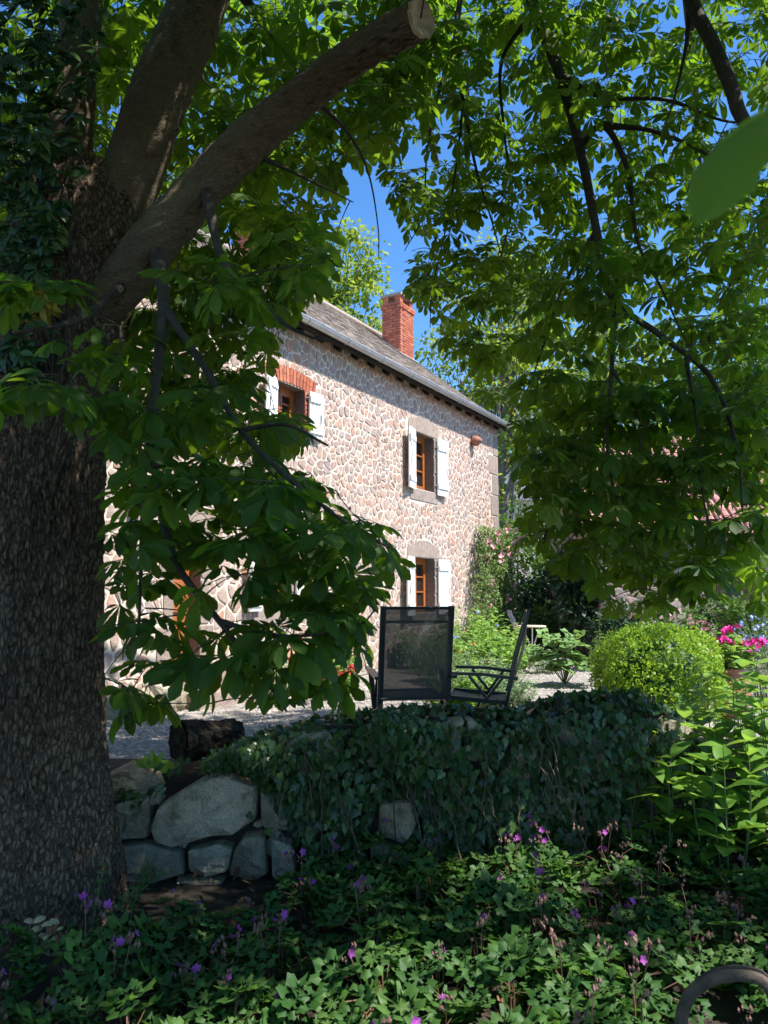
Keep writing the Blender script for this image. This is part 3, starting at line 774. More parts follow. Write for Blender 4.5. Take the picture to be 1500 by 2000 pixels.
# terracotta sparrow pot on the wall
tp, zp = unW(921, 862); q = Acc()
Rm = Matrix((d2, Vector((0, 0, 1)), n2)).transposed()
q.lathe([(.03, 0), (.085, .02), (.115, .08), (.115, .14), (.085, .2), (.05, .23), (.045, .25), (.0, .25)], W(tp, zp, .0), 18, Rm)
pot = root('wall_pot', W(tp, zp, 0), 'small round terracotta nesting pot hung high on the farmhouse wall', 'pot')
part('bowl', q, M['terracotta'], pot, True)
q = Acc()
for zz in (.075, .11, .145): q.tube([W(tp, zp, zz) + (d2*math.cos(a_) + Vector((0, 0, 1))*math.sin(a_))*.117 for a_ in np.linspace(0, 6.283, 19)], .006, 5)
part('rim', q, M['terracotta'], pot)
# wall lantern by the door
tl, zl = unW(262, 972); lan = root('wall_lantern', W(tl, zl, 0), 'black iron lantern fixed to the farmhouse wall beside the door', 'lantern')
q = Acc(); q.box(W(tl, zl, .16), (.07, .07, .1)); part('glass', q, M['glass'], lan)
q = Acc(); q.lathe([(.11, .1), (.03, .2), (0, .22)], W(tl, zl, .16), 6); part('hood', q, M['iron'], lan)
q = Acc(); q.tube([W(tl, zl+.1, 0), W(tl, zl+.25, .08), W(tl, zl+.22, .16)], .012, 6); part('bracket', q, M['iron'], lan)
# ================================================================== THE CHESTNUT TREE
TB = P(72, 1830, 4.45); TB.z = 0
tree = root('chestnut_tree', TB, 'large horse chestnut with rough bark trunk and drooping branches beside the ivy wall', 'tree')
def spline(pts, n):
    """Catmull-Rom through (x,y,z,r) points"""
    A = [np.array(p, float) for p in pts]; A = [2*A[0]-A[1]] + A + [2*A[-1]-A[-2]]; out = []
    for i in range(1, len(A)-2):
        for k in range(n):
            t = k/n; p0, p1, p2, p3 = A[i-1:i+3]
            out.append(.5*((2*p1) + (-p0+p2)*t + (2*p0-5*p1+4*p2-p3)*t*t + (-p0+3*p1-3*p2+p3)*t**3))
    out.append(A[-2]); return out
def pp(x, y, Y, r): v = P(x, y, Y); return (v.x, v.y, v.z, r)
def rough_tube(path, nside, disp, scale_u, scale_v, seed, smooth=True, plates=True, taperend=True):
    path = [np.array(p) for p in path]; V = []; lv = []; L = 0.0; ref = None
    nn = len(path); C = np.array([p[:3] for p in path]); Rr_ = np.array([p[3] for p in path])
    seg = np.concatenate([[0], np.cumsum(np.linalg.norm(np.diff(C, axis=0), axis=1))])
    th = np.linspace(0, 2*math.pi, nside, endpoint=False)
    rings = []
    for i in range(nn):
        t = Vector(C[min(i+1, nn-1)]-C[max(i-1, 0)]).normalized()
        if ref is None: ref = Vector((0, -1, 0)) if abs(t.y) < .8 else Vector((1, 0, 0))
        ref = (ref - t*ref.dot(t)).normalized(); b_ = t.cross(ref)
        rings.append((np.array(ref), np.array(b_)))
    U = np.tile(th/(2*math.pi), (nn, 1)); VV = np.tile(seg[:, None], (1, nside)); RR = np.tile(Rr_[:, None], (1, nside))
    per = max(4, int(round(2*math.pi*Rr_.mean()/scale_u)))
    uu = U*per + .8*(vnoise(U*per*1.5, VV/scale_v*1.2, seed)-.5) + .5*(vnoise(U*per*4, VV/scale_v*4, seed+1)-.5); vv = VV/scale_v + 1.1*(vnoise(U*per*1.3, VV/scale_v*.8, seed+5)-.5) + .4*(vnoise(U*per*5, VV/scale_v*3, seed+6)-.5)
    f1, f2, idv = worley(uu, vv, per, seed)
    big = vnoise(np.cos(th)[None, :]*1.5+VV*1.1, np.sin(th)[None, :]*1.5+VV*.7, seed+9)-.5
    if plates: D = disp*(np.clip((f2-f1)*5.5, 0, 1)*(.35+1.1*idv)) + .10*RR*big + disp*.55*(vnoise(uu*4, vv*7, seed+2)-.5) + .035*RR*(vnoise(U*9+3*np.floor(U*2), VV*2.2, seed+12)-.5)
    else: D = disp*.8*(vnoise(uu*3, vv*6, seed+2)-.5) + .16*RR*big + .10*RR*(vnoise(VV*3.1+7, VV*0+seed, seed)-.5) + .12*RR*np.clip(vnoise(U*6+3*np.floor(U*2), VV*4.5, seed+8)-.72, 0, 1)*2 - disp*1.2*(np.clip(.12-(f2-f1), 0, 1)*6)*(idv > .6)
    rad = RR + D
    V = np.zeros((nn, nside, 3))
    for i in range(nn):
        r_, b_ = rings[i]
        V[i] = C[i] + rad[i][:, None]*(np.cos(th)[:, None]*r_ + np.sin(th)[:, None]*b_)
    Fs = [(i*nside+k, i*nside+(k+1) % nside, (i+1)*nside+(k+1) % nside, (i+1)*nside+k) for i in range(nn-1) for k in range(nside)]
    a = Acc(); a.add(V.reshape(-1, 3), np.array(Fs, np.int32)); return a, V[-1], C[-1]
trunk_path = spline([(TB.x-.02, TB.y, -.15, .60), (TB.x-.01, TB.y, .06, .475), (TB.x, TB.y, .35, .40), pp(70, 1500, 4.45, .355), pp(72, 1200, 4.45, .325), pp(78, 900, 4.45, .325), pp(105, 700, 4.48, .355), pp(130, 560, 4.5, .385), pp(165, 430, 4.5, .36), pp(190, 340, 4.5, .24)], 26)
a, _, _ = rough_tube(trunk_path, 220, .024, .040, .11, 4)
trunk = part('trunk', a, M['bark'], tree, True)
limbs = {
 'a': [pp(150, 500, 4.5, 0.162), pp(135, 350, 4.52, 0.134), pp(146, 180, 4.55, 0.126), pp(160, 0, 4.6, 0.122), pp(150, -300, 4.7, 0.113), (-2.2, 4.6, 8.2, .11), (-2.6, 4.4, 9.6, .06)],
 'b': [pp(185, 520, 4.5, 0.178), pp(262, 330, 4.45, 0.166), pp(310, 190, 4.4, 0.162), pp(375, 40, 4.35, 0.154), pp(440, -120, 4.3, 0.146), (-.55, 4.2, 6.6, .16), (.5, 4.4, 7.5, .13), (1.8, 4.9, 7.9, .10), (3.1, 5.6, 7.6, .075), (4.4, 6.2, 6.6, .045)],
 'c': [pp(150, 640, 4.42, 0.097), pp(222, 570, 4.3, 0.138), pp(300, 470, 4.2, 0.134), pp(390, 370, 4.15, 0.122), pp(470, 290, 4.1, 0.122), pp(600, 180, 3.95, 0.101), pp(720, 92, 3.7, 0.090), pp(822, 36, 3.4, 0.083)],
}
nodes = []                                             # where twigs may spring from: (x,y,z,r)
for k, pts in limbs.items():
    path = spline(pts, 22 if k != 'c' else 16)
    a, ring, cen = rough_tube(path, 72, .022, .09, .16, {'a': 21, 'b': 33, 'c': 47}[k], plates=False)
    lb = part('limb', a, M['limb'], trunk, True)
    for p in path[len(path)//4::4]: nodes.append(p)
    if k == 'c':
        q = Acc(); t = Vector(path[-1][:3]-path[-3][:3]).normalized(); n_ = len(ring)
        V = [tuple(v) for v in ring] + [tuple(cen + (v-cen)*.86 + np.array(t)*.012) for v in ring] + [tuple(cen + (v-cen)*.3 - np.array(t)*.01) for v in ring] + [tuple(cen - np.array(t)*.015)]
        q.add(V, np.array([(i*n_+k_, i*n_+(k_+1) % n_, (i+1)*n_+(k_+1) % n_, (i+1)*n_+k_) for i in range(2) for k_ in range(n_)], np.int32))
        q.f.append(np.array([(2*n_+k_, 2*n_+(k_+1) % n_, 3*n_) for k_ in range(n_)], np.int32))
        part('sawn_end', q, M['cutwood'], trunk)
# boughs: visible ones follow the photograph, the others spread the crown overhead and behind
boughs = [
 [(-.3, 4.3, 7.0, .10), (.6, 5.1, 7.2, .085), pp(1000, -140, 5.4, 0.0504), pp(1045, 20, 5.3, 0.0418), pp(1095, 150, 5.2, 0.0374), pp(1135, 300, 5.1, 0.0324), pp(1165, 450, 5.0, 0.0274), pp(1195, 580, 4.9, 0.0238), pp(1290, 655, 4.8, 0.0187), pp(1390, 740, 4.7, 0.0158), pp(1440, 880, 4.6, 0.0094), pp(1450, 1000, 4.6, 0.0043)],
 [pp(1130, 290, 5.1, 0.0216), pp(1178, 245, 4.9, 0.0216), pp(1225, 330, 4.9, 0.0173), pp(1245, 470, 4.8, 0.0115), pp(1290, 560, 4.8, 0.0072), pp(1350, 690, 4.8, 0.0043)],
 [pp(1095, 150, 5.2, 0.0252), pp(1180, 190, 5.0, 0.0158), pp(1300, 195, 4.9, 0.0130), pp(1410, 235, 4.8, 0.0086), pp(1490, 240, 4.8, 0.0050)],
 [pp(1178, 245, 4.9, 0.0202), pp(1270, 255, 4.8, 0.0144), pp(1360, 290, 4.7, 0.0108), pp(1440, 340, 4.7, 0.0058)],
 [(1.2, 4.2, 7.6, .08), pp(1310, -160, 4.3, 0.0468), pp(1350, 0, 4.1, 0.0396), pp(1390, 80, 4.0, 0.0374), pp(1428, 170, 3.9, 0.0360), pp(1452, 235, 3.8, 0.0324), pp(1530, 330, 3.7, 0.0216), pp(1600, 470, 3.7, 0.0108)],
 [pp(1350, 0, 4.1, 0.0216), pp(1340, 90, 4.2, 0.0115), pp(1320, 180, 4.2, 0.0072), pp(1305, 230, 4.2, 0.0043)],
 [pp(1200, 590, 4.9, 0.0216), pp(1195, 720, 4.9, 0.0144), pp(1185, 850, 4.8, 0.0094), pp(1200, 960, 4.7, 0.0065), pp(1230, 1050, 4.6, 0.0043), pp(1280, 1120, 4.5, 0.0029)],
 [pp(1195, 720, 4.9, 0.0094), pp(1240, 800, 4.8, 0.0072), pp(1250, 880, 4.8, 0.0058), pp(1225, 930, 4.7, 0.0043), pp(1230, 1010, 4.7, 0.0029)],
 [pp(1340, 700, 4.7, 0.0115), pp(1360, 820, 4.6, 0.0086), pp(1372, 960, 4.5, 0.0065), pp(1395, 1040, 4.4, 0.0043), pp(1450, 1080, 4.4, 0.0029)],
 [(.4, 5.3, 7.2, .06), pp(900, -60, 5.9, 0.0288), pp(890, 80, 5.9, 0.0216), pp(905, 200, 5.8, 0.0158), pp(930, 330, 5.8, 0.0108), pp(960, 430, 5.7, 0.0065), pp(985, 520, 5.6, 0.0036)],
 [pp(890, 80, 5.9, 0.0144), pp(860, 170, 5.9, 0.0108), pp(835, 290, 5.8, 0.0072), pp(825, 420, 5.8, 0.0050), pp(790, 490, 5.8, 0.0029)],
 [pp(905, 200, 5.8, 0.0108), pp(890, 330, 5.9, 0.0079), pp(870, 450, 5.9, 0.0058), pp(845, 560, 5.8, 0.0043), pp(840, 640, 5.8, 0.0029)],
 [pp(1045, 20, 5.3, 0.0216), pp(980, 120, 5.6, 0.0144), pp(985, 260, 5.7, 0.0101), pp(1000, 400, 5.7, 0.0065), pp(960, 560, 5.6, 0.0043), pp(930, 660, 5.6, 0.0029)],
 [pp(1165, 450, 5.0, 0.0144), pp(1100, 560, 5.2, 0.0101), pp(1060, 680, 5.2, 0.0065), pp(1030, 760, 5.1, 0.0043), pp(990, 830, 5.1, 0.0029)],
 # left: drooping over the trunk
 [pp(300, 470, 4.2, .04), pp(320, 600, 3.9, .03), pp(300, 780, 3.6, .022), pp(305, 930, 3.45, .019), pp(340, 1090, 3.3, .016), pp(430, 1215, 3.2, .012), pp(520, 1330, 3.1, .007), pp(560, 1390, 3.1, .004)],
 [pp(430, 1215, 3.2, .009), pp(560, 1242, 3.1, .007), pp(690, 1225, 3.0, .005), pp(735, 1190, 3.0, .003)],
 [pp(400, 365, 4.1, .03), pp(440, 520, 3.9, .02), pp(540, 620, 3.7, .011), pp(600, 655, 3.6, .007), pp(648, 668, 3.6, .004)],
 [pp(320, 600, 3.9, .02), pp(400, 720, 3.6, .016), pp(470, 840, 3.4, .013), pp(560, 930, 3.2, .010), pp(660, 1010, 3.1, .007), pp(760, 1070, 3.0, .004)],
 [pp(300, 780, 3.6, .012), pp(280, 960, 3.5, .010), pp(275, 1120, 3.4, .008), pp(270, 1260, 3.3, .005)],
 [pp(470, 840, 3.4, .010), pp(560, 830, 3.3, .008), pp(640, 870, 3.2, .005)],
 [pp(240, 560, 4.2, .02), pp(160, 620, 3.6, .014), pp(90, 640, 3.3, .010), pp(20, 650, 3.1, .006)],
 [pp(470, 290, 4.1, .02), pp(560, 330, 4.2, .011), pp(640, 370, 4.3, .006), pp(690, 395, 4.4, .003)],
 [pp(600, 180, 4.0, .018), pp(680, 260, 4.3, .010), pp(720, 340, 4.6, .006), pp(738, 440, 4.7, .004), pp(740, 505, 4.7, .0035)],
 # crown overhead and out of the picture
 [(-1.9, 4.5, 6.6, .11), (-1.0, 3.2, 7.4, .09), (.2, 2.0, 7.8, .07), (1.7, 1.0, 7.7, .05), (3.2, .2, 7.0, .03)],
 [(-.5, 4.2, 6.6, .10), (.6, 3.2, 7.3, .08), (2.0, 2.6, 7.4, .06), (3.4, 2.2, 6.9, .04), (4.6, 1.9, 6.0, .02)],
 [(-.3, 4.3, 7.0, .09), (-.2, 5.6, 7.4, .08), (.2, 7.0, 7.2, .06), (.6, 8.2, 6.6, .03)],
 [(1.8, 4.9, 7.9, .07), (2.6, 6.2, 7.7, .055), (3.2, 7.4, 7.0, .035), (3.6, 8.3, 6.0, .015)],
 [(-2.2, 4.6, 8.2, .08), (-3.0, 5.6, 8.4, .06), (-3.4, 6.8, 7.8, .04), (-3.6, 7.8, 6.8, .02)],
 [(-2.2, 4.6, 8.2, .08), (-3.4, 3.4, 8.2, .06), (-4.4, 2.2, 7.4, .04)],
 [(-2.0, 4.5, 7.0, .09), (-1.6, 3.0, 7.2, .08), (-1.2, 1.4, 7.0, .06), (-.6, -.2, 6.6, .04), (.2, -1.4, 6.0, .02)],
 [(-2.0, 4.5, 6.4, .07), (-1.4, 5.6, 6.8, .05), (-.8, 6.6, 6.6, .03)],
]
tw = Acc()
for bpts in boughs:
    path = spline(bpts, 8); q = Acc()
    for i_ in range(min(6, len(path))): path[i_][3] *= 1 + .5*(1-i_/6)**2; q.tube([p[:3] for p in path], [max(.003, p[3]) for p in path], 10 if bpts[0][3] > .03 else 7, wob=.16)
    part('branch', q, M['twig'], trunk, True)
    for p in path[3::2]: nodes.append(p)
# where foliage may not hang: the view to the house, sky gap, garden and gravel
OPEN = [(690, 325), (735, 345), (748, 400), (790, 450), (800, 500), (765, 560), (800, 590), (850, 640), (845, 720), (880, 770), (960, 800), (985, 900), (1000, 1000), (1000, 1085), (1060, 1120), (1140, 1150), (1175, 1205), (1330, 1215), (1510, 1200),
        (1510, 2100), (-50, 2100), (-50, 860), (185, 860), (188, 1420), (450, 1400), (480, 1375), (690, 1400), (730, 1310), (785, 1250), (740, 1190), (815, 1105), (800, 1065), (720, 1005), (655, 960), (675, 900), (625, 830), (605, 790), (545, 740), (535, 690), (570, 650), (585, 605), (690, 560), (660, 470)]
FLECKS = [(on_z(x, y, .33).x, on_z(x, y, .33).y, r) for x, y, r in ((740, 1935, .06), (830, 1890, .08), (875, 1950, .08), (1000, 1660, .04), (1085, 1690, .03), (1130, 1865, .05), (365, 1985, .05), (1455, 1985, .05), (1470, 1880, .03), (620, 1960, .03))]
def sunlit_zone(p):
    """does a leaf at p throw its shadow where the photograph shows sun?"""
    p = Vector(p)
    den = S.dot(n2); k = (p-CORN).dot(n2)/den
    if k > 0:
        h = p - S*k; t = (CORN-h).dot(d2)
        if .6 < h.z < 6.6 and -1 < t < 10.2: return True
    for (fx_, fy_, fr_) in FLECKS:                             # small gaps that let sun flecks reach the bed
        k = (p.z-.33)/S.z; h = p - S*k
        if (h.x-fx_)**2 + (h.y-fy_)**2 < (fr_+.29)**2: return True
    k = (p.z-.75)/S.z; h = p - S*k
    if h.y > 9.0 and h.x > -5: return True
    if h.y > 8.0 and h.x > .45: return True                     # house front, beds, path
    if h.x > 1.5+.12*math.sin(h.y*7) and 4.4 < h.y < 6.3: return True
    if h.x > 1.9 and h.y > 7.1: return True   # plants right of the ivy wall, box ball
    return False
# sprays: (polygon, depth range, count, leaf scale)
REG = [
 ([(190, 640), (300, 560), (420, 430), (560, 430), (680, 430), (690, 560), (585, 605), (540, 690), (600, 790), (670, 880), (660, 960), (810, 1070), (800, 1120), (735, 1190), (700, 1290), (660, 1400), (480, 1390), (195, 1390)], (3.0, 4.1), 56, (.8, 1.02)),
 ([(0, 560), (120, 560), (190, 640), (180, 820), (80, 780), (0, 760)], (2.7, 3.3), 6, (.9, 1.15)),
 ([(195, 720), (330, 620), (420, 800), (340, 1100), (330, 1395), (195, 1395)], (3.0, 3.9), 24, (.8, 1.0)),
 ([(215, 640), (300, 520), (420, 400), (560, 430), (690, 470), (690, 560), (585, 605), (540, 690), (600, 790), (560, 860), (200, 860)], (4.5, 5.6), 120, (.85, 1.1)),
 ([(190, 800), (500, 800), (700, 1000), (700, 1250), (600, 1400), (195, 1400)], (3.2, 4.4), 20, (.8, 1.0)),
 ([(450, 860), (640, 900), (800, 1060), (730, 1220), (760, 1260), (700, 1390), (480, 1380)], (2.9, 3.4), 26, (.82, 1.0)),
 ([(200, -40), (860, -40), (860, 200), (690, 330), (690, 450), (560, 450), (420, 400), (200, 330)], (4.8, 7.5), 240, (.95, 1.2)),
 ([(0, -40), (230, -40), (230, 300), (0, 500)], (4.9, 7.0), 60, (.95, 1.2)),
 ([(740, -40), (1110, -40), (1120, 500), (1000, 760), (960, 800), (850, 640), (800, 580), (795, 470), (690, 310)], (5.2, 7.0), 230, (.72, .95)),
 ([(1000, -40), (1540, -40), (1540, 1160), (1330, 1200), (1160, 1190), (1010, 1070), (1000, 800), (1100, 500)], (4.4, 6.6), 400, (.7, .95)),
 ([(1040, 700), (1540, 700), (1540, 1170), (1330, 1200), (1170, 1190), (1030, 1060)], (4.3, 6.2), 110, (.72, .95)),
 ([(1170, 780), (1540, 760), (1540, 1060), (1180, 1060)], (4.6, 6.4), 45, (.75, .95)),
 ([(1000, -40), (1540, -40), (1540, 1000), (1150, 1000), (1020, 800), (1100, 500)], (6.6, 8.4), 150, (.85, 1.1)),
]
targets = []
for poly, (y0, y1), cnt, scl in REG:
    xs = [p[0] for p in poly]; ys = [p[1] for p in poly]; c = 0
    while c < cnt:
        x, y = random.uniform(min(xs), max(xs)), random.uniform(min(ys), max(ys))
        if not in_poly(x, y, poly) or in_poly(x, y, OPEN): continue
        targets.append((P(x, y, random.uniform(y0, y1)), random.uniform(*scl), True)); c += 1
c = 0
while c < 3000:                                            # crown overhead, outside the picture, its leaves added to shade the foreground
    if c % 2: p = Vector((random.uniform(-2.8, 5.2), random.uniform(-1.8, 7.0), random.uniform(4.8, 8.2)))
    else: p = Vector((random.uniform(-7.0, 7.5), random.uniform(-6.0, 9.0), random.uniform(1.6, 8.8)))
    if (p - Vector((-.2, 2.4, 3.6))).length > 8.0: continue
    if p.z < 4.6 and ((p.x+.2)**2 + (p.y-2.4)**2 < 5.2**2 or p.y > 5): continue     # low rim behind and beside the camera, added to block sky light
    x, y = proj(p)
    if p.y > .3 and -120 < x < 1620 and -160 < y < 2000: continue
    if sunlit_zone(p): continue
    targets.append((p, random.uniform(1.1, 1.5), False)); c += 1
NA = np.array([n_[:4] for n_ in nodes]); order = []
for (p, sc, vis) in targets:
    order.append(float(np.min(np.linalg.norm(NA[:, :3]-np.array(p), axis=1))))
idx = np.argsort(order); buf = np.zeros((len(NA)+6*len(targets), 4)); buf[:len(NA)] = NA; nb = len(NA)
leaves = []                                                 # (matrix, visible score)
def can_hang(Mx, sc):
    hits = 0
    for q_ in ((.13, 0, 0), (.31, 0, -.05), (.24, .12, -.05), (.24, -.12, -.05), (.1, .14, -.03), (.1, -.14, -.03)):
        x, y = proj(Mx @ Vector(q_))
        if in_poly(x, y, OPEN): hits += 1
    return hits <= 1
for i in idx:
    p, sc, vis = targets[i]; pa = np.array(p)
    dd = np.linalg.norm(buf[:nb, :3]-pa, axis=1) + np.clip(pa[2]-buf[:nb, 2], 0, 9)*.6
    j = int(np.argmin(dd)); a0 = Vector(buf[j, :3]); L = (p-a0).length
    r0 = min(.010, max(.004, buf[j, 3]*.6), .003+L*.005)
    mid = (a0+p)/2 + Vector((random.gauss(0, .06), random.gauss(0, .06), .10+random.gauss(0, .05)))*L
    pts = [a0*(1-t)**2 + mid*2*t*(1-t) + p*t*t for t in (0, .2, .4, .6, .8, 1)]
    if vis and sum(in_poly(*proj(q_), OPEN) for q_ in pts[1:5]) > 1: continue
    tw.tube(pts, [r0*(1-.6*t) for t in (0, .2, .4, .6, .8, 1)], 5 if vis else 3, rnd=random.random(), cap=False)
    for k in (2, 3, 4, 5): buf[nb] = (*pts[k], .004); nb += 1
    tdir = (pts[-1]-pts[-3]).normalized(); az0 = random.random()*6.28
    spots = [(pts[-1], k) for k in range(random.choice((3, 4, 4)))] + ([(pts[3], 9)] if L > .5 else [])
    for (bp, k) in spots:
        az = az0 + k*1.7 + random.gauss(0, .25)
        h = Vector((math.cos(az), math.sin(az), random.uniform(-.5, .25))) + tdir*.45
        up = Vector((0, 0, 1)) + rvec(.28) - h*.25
        s_ = sc*random.uniform(.72, 1.1); Mx = frame(bp, h, up, s_)
        if vis:
            if not can_hang(Mx, s_): continue
            if p.y > 5.6 and random.random() < .85 and sunlit_zone(Mx @ Vector((.2, 0, 0))): continue
        elif sunlit_zone(Mx @ Vector((.2, 0, 0))): continue
        x, y = proj(Mx @ Vector((.2, 0, 0))); inf = -60 < x < 1560 and -60 < y < 2000
        leaves.append((s_/max(.5, Mx.translation.length) if (vis and inf) else 0, Mx, vis, random.random()))
part('twigs', tw, M['twig'], trunk, kind='stuff')
leaves.sort(key=lambda q_: -q_[0])
fol = Acc(); nl = 0
# the leaf hanging close to the lens at the right, on its own thin twig
near = frame(P(1720, 60, .60), P(1470, 240, .56)-P(1720, 60, .60), (0, -.42, .9), .76)
inst('leaf', HIm[1], near, tree)
q = Acc(); pn = P(1720, 60, .60); q.tube([pn, pn + Vector((.06, .05, .12)), pn + Vector((.2, .25, .8)), pn + Vector((.35, .9, 2.2)), (1.3, 2.4, 5.4), (1.7, 2.6, 7.3)], [.002, .003, .006, .012, .02, .03], 6); part('branch', q, M['twig'], trunk)
for (scv, Mx, vis, rnd) in leaves:
    if nl < 296 and scv > 0:
        inst('leaf', HIm[nl % len(HIm)], Mx, tree); nl += 1
    elif vis: put(fol, random.choice(LOt), Mx, rnd)
    else: put(fol, random.choice(VLOt), Mx, rnd)
part('foliage', fol, M['leaf'], tree, True, kind='stuff')
print('LEAVES', len(leaves), sum(1 for l in leaves if l[2]))
# ================================================================== RETAINING WALL, IVY, LOG
WY = 5.0
swall = root('stone_wall', (0, WY, 0), 'low rubble granite retaining wall half hidden under ivy', 'wall')
def Wf(x, z, out=0.0): return Vector((x, WY - out + .10*z*0, z))
def topz(x):                                               # top of the wall along its length
    return .70 if x < -.95 else (.70 + .30*min(1, (x+.95)/.5) if x < 2.0 else max(.62, 1.0-.38*(x-2.0)))
q = Acc(); xs = list(np.linspace(-3.6, 4.6, 42)); V = []
for x in xs:
    t = topz(x)-.06; V += [(x, WY+.03, -.1), (x, WY+.03, t), (x, WY+.5, t)]
q.add(V, [(i*3+k, (i+1)*3+k, (i+1)*3+k+1, i*3+k+1) for i in range(len(xs)-1) for k in range(2)]); part('core', q, M['soil'], swall)
def pxpoly(pts):
    out = []
    for (x, y) in pts:
        v = P(x, y, WY); out.append((v.x, v.z))
    return out
def big_stone(poly, dep, rr, rnd, k=2):
    poly = chaikin(poly, 1, .09); n_ = len(poly); cx = sum(p[0] for p in poly)/n_; cz = sum(p[1] for p in poly)/n_
    fx, fz = rr.uniform(-.25, .25), rr.uniform(-.1, .35); V = []
    for (s_, o_) in ((.96, -.30), (1.02, -.10), (1.0, dep*.55), (.955, dep*.9), (.62, dep), (.3, dep*1.03)):
        for p in poly:
            x, z = cx+(p[0]-cx)*s_, cz+(p[1]-cz)*s_
            V.append(Wf(x+rr.gauss(0, .004), z+rr.gauss(0, .004), o_ + (fx*(x-cx)+fz*(z-cz)+rr.gauss(0, .006) if o_ > 0 else 0)))
    V.append(Wf(cx, cz, dep*1.04)); a = Acc()
    a.add(V, np.array([(i*n_+k_, i*n_+(k_+1) % n_, (i+1)*n_+(k_+1) % n_, (i+1)*n_+k_) for i in range(5) for k_ in range(n_)], np.int32), rnd=rnd)
    a.f.append(np.array([(5*n_+k_, 5*n_+(k_+1) % n_, 6*n_) for k_ in range(n_)], np.int32)); return a
hand = [[(300, 1612), (318, 1565), (405, 1512), (440, 1506), (508, 1528), (502, 1590), (462, 1622), (420, 1624), (345, 1648), (308, 1640)],
 [(222, 1568), (262, 1556), (296, 1548), (300, 1600), (292, 1632), (238, 1634)], [(205, 1515), (255, 1496), (312, 1508), (322, 1534), (290, 1546), (222, 1560)],
 [(370, 1655), (432, 1640), (458, 1652), (450, 1690), (402, 1706), (374, 1692)], [(462, 1652), (478, 1628), (516, 1622), (528, 1700), (500, 1716), (446, 1706)],
 [(346, 1712), (396, 1708), (440, 1712), (446, 1760), (350, 1768)], [(214, 1652), (292, 1640), (356, 1660), (364, 1704), (300, 1716), (220, 1712)],
 [(532, 1632), (572, 1640), (580, 1700), (536, 1708)], [(212, 1718), (334, 1722), (340, 1780), (212, 1786)], [(452, 1722), (530, 1716), (540, 1770), (456, 1776)],
 [(738, 1566), (800, 1556), (812, 1606), (790, 1640), (742, 1628)], [(722, 1640), (798, 1650), (808, 1694), (724, 1700)], [(512, 1532), (566, 1540), (570, 1622), (512, 1610)]]
rr = random.Random(11); hb = []
for i, pts in enumerate(hand):
    poly = pxpoly(pts); part('stone', big_stone(poly, .09 if i else .13, rr, (.62 if i == 0 else rr.random())), M['granite'], swall)
    hb.append((min(p[0] for p in poly)-.02, max(p[0] for p in poly)+.02, min(p[1] for p in poly)-.02, max(p[1] for p in poly)+.02))
for (s0, poly) in voronoi(-3.4, 4.4, -.05, 1.0, .34, .23, rr, hb):
    if s0[1] > topz(s0[0])-.06: continue
    p = inset(poly, .014)
    if len(p) < 3 or area(p) < .004: continue
    part('stone', big_stone(p, rr.uniform(.03, .08), rr, rr.random()), M['granite'], swall)

for k in range(46):                                        # small packing stones in the joints
    x = random.uniform(-1.72, -.55); z = random.uniform(.02, .66)
    if any(in_poly(x, z, pxpoly(h_)) for h_ in hand): continue
    r_ = random.uniform(.025, .06); part('packing_stone', big_stone([(x+r_*random.uniform(.7, 1.2)*math.cos(t), z+r_*random.uniform(.6, 1)*math.sin(t)) for t in np.linspace(0, 6.283, 7)[:-1]], .03, rr, rr.random()), M['granite'], swall)
def ivy_leaf(seed):
    r_ = random.Random(seed); pts = [(-.12, .0), (-.28, .26), (-.05, .42), (.18, .5), (.22, .26), (.5, .34), (.62, .14), (1.0, 0)]
    V = [(0, 0, .0)] + [(x, y*r_.uniform(.9, 1.1), -.10*abs(y)-.05*x*x) for x, y in pts] + [(x, -y*r_.uniform(.9, 1.1), -.10*abs(y)-.05*x*x) for x, y in pts[-2:0:-1]]
    n_ = len(V)-1; a = Acc(); a.add(V, [(0, 1+k, 1+(k+1) % n_) for k in range(n_)], [(v[1]*2, v[0], 0) for v in V]); return a
IVY = [ivy_leaf(i) for i in range(3)]; IVYm = [t.mesh('ivy_leaf', M['ivy']) for t in IVY]; IVYt = [merged(t) for t in IVY]
ivy = root('ivy', (.5, WY-.1, 0), 'dark glossy ivy mounded over the low stone wall', 'ivy')
# skirt: ivy hangs down the face between these pixel heights and mounds over the top
lowx = [(400, 1500), (470, 1500), (510, 1540), (560, 1620), (610, 1680), (690, 1700), (730, 1600), (745, 1560), (800, 1570), (820, 1680), (900, 1720), (1100, 1720), (1300, 1700), (1400, 1680)]
def ivy_low(x): return np.interp(x, [p[0] for p in lowx], [p[1] for p in lowx])
topx = [(390, 1490), (450, 1455), (520, 1425), (600, 1405), (700, 1385), (800, 1375), (900, 1372), (1000, 1378), (1100, 1352), (1180, 1345), (1260, 1352), (1340, 1400), (1420, 1470)]
def ivy_top(x): return np.interp(x, [p[0] for p in topx], [p[1] for p in topx])
il = []; cnt = 0; vines = Acc()
while cnt < 4600:
    x = random.uniform(395, 1415); yt, yb = ivy_top(x), ivy_low(x); f = random.random()**1.05; y = yt + (yb-yt)*f
    bul = .07 + .16*math.sin(math.pi*min(1, f*1.1)) + .20*(float(vnoise(np.array([x*.013]), np.array([y*.016]), 3)[0])-.5)+random.uniform(-.10, .05)
    Yf = WY - bul + (.30*(1-f/.14) if f < .14 else 0)
    p = P(x, y, Yf); h = Vector((random.gauss(0, .5), -.55 if f > .14 else -.2, -1.0 if f > .12 else random.gauss(-.2, .5))); up = Vector((0, -1.0, .55 if f > .14 else 1.4)) + rvec(.6)
    s_ = random.uniform(.026, .066); il.append((s_/p.length, frame(p, h, up, s_), random.random())); cnt += 1
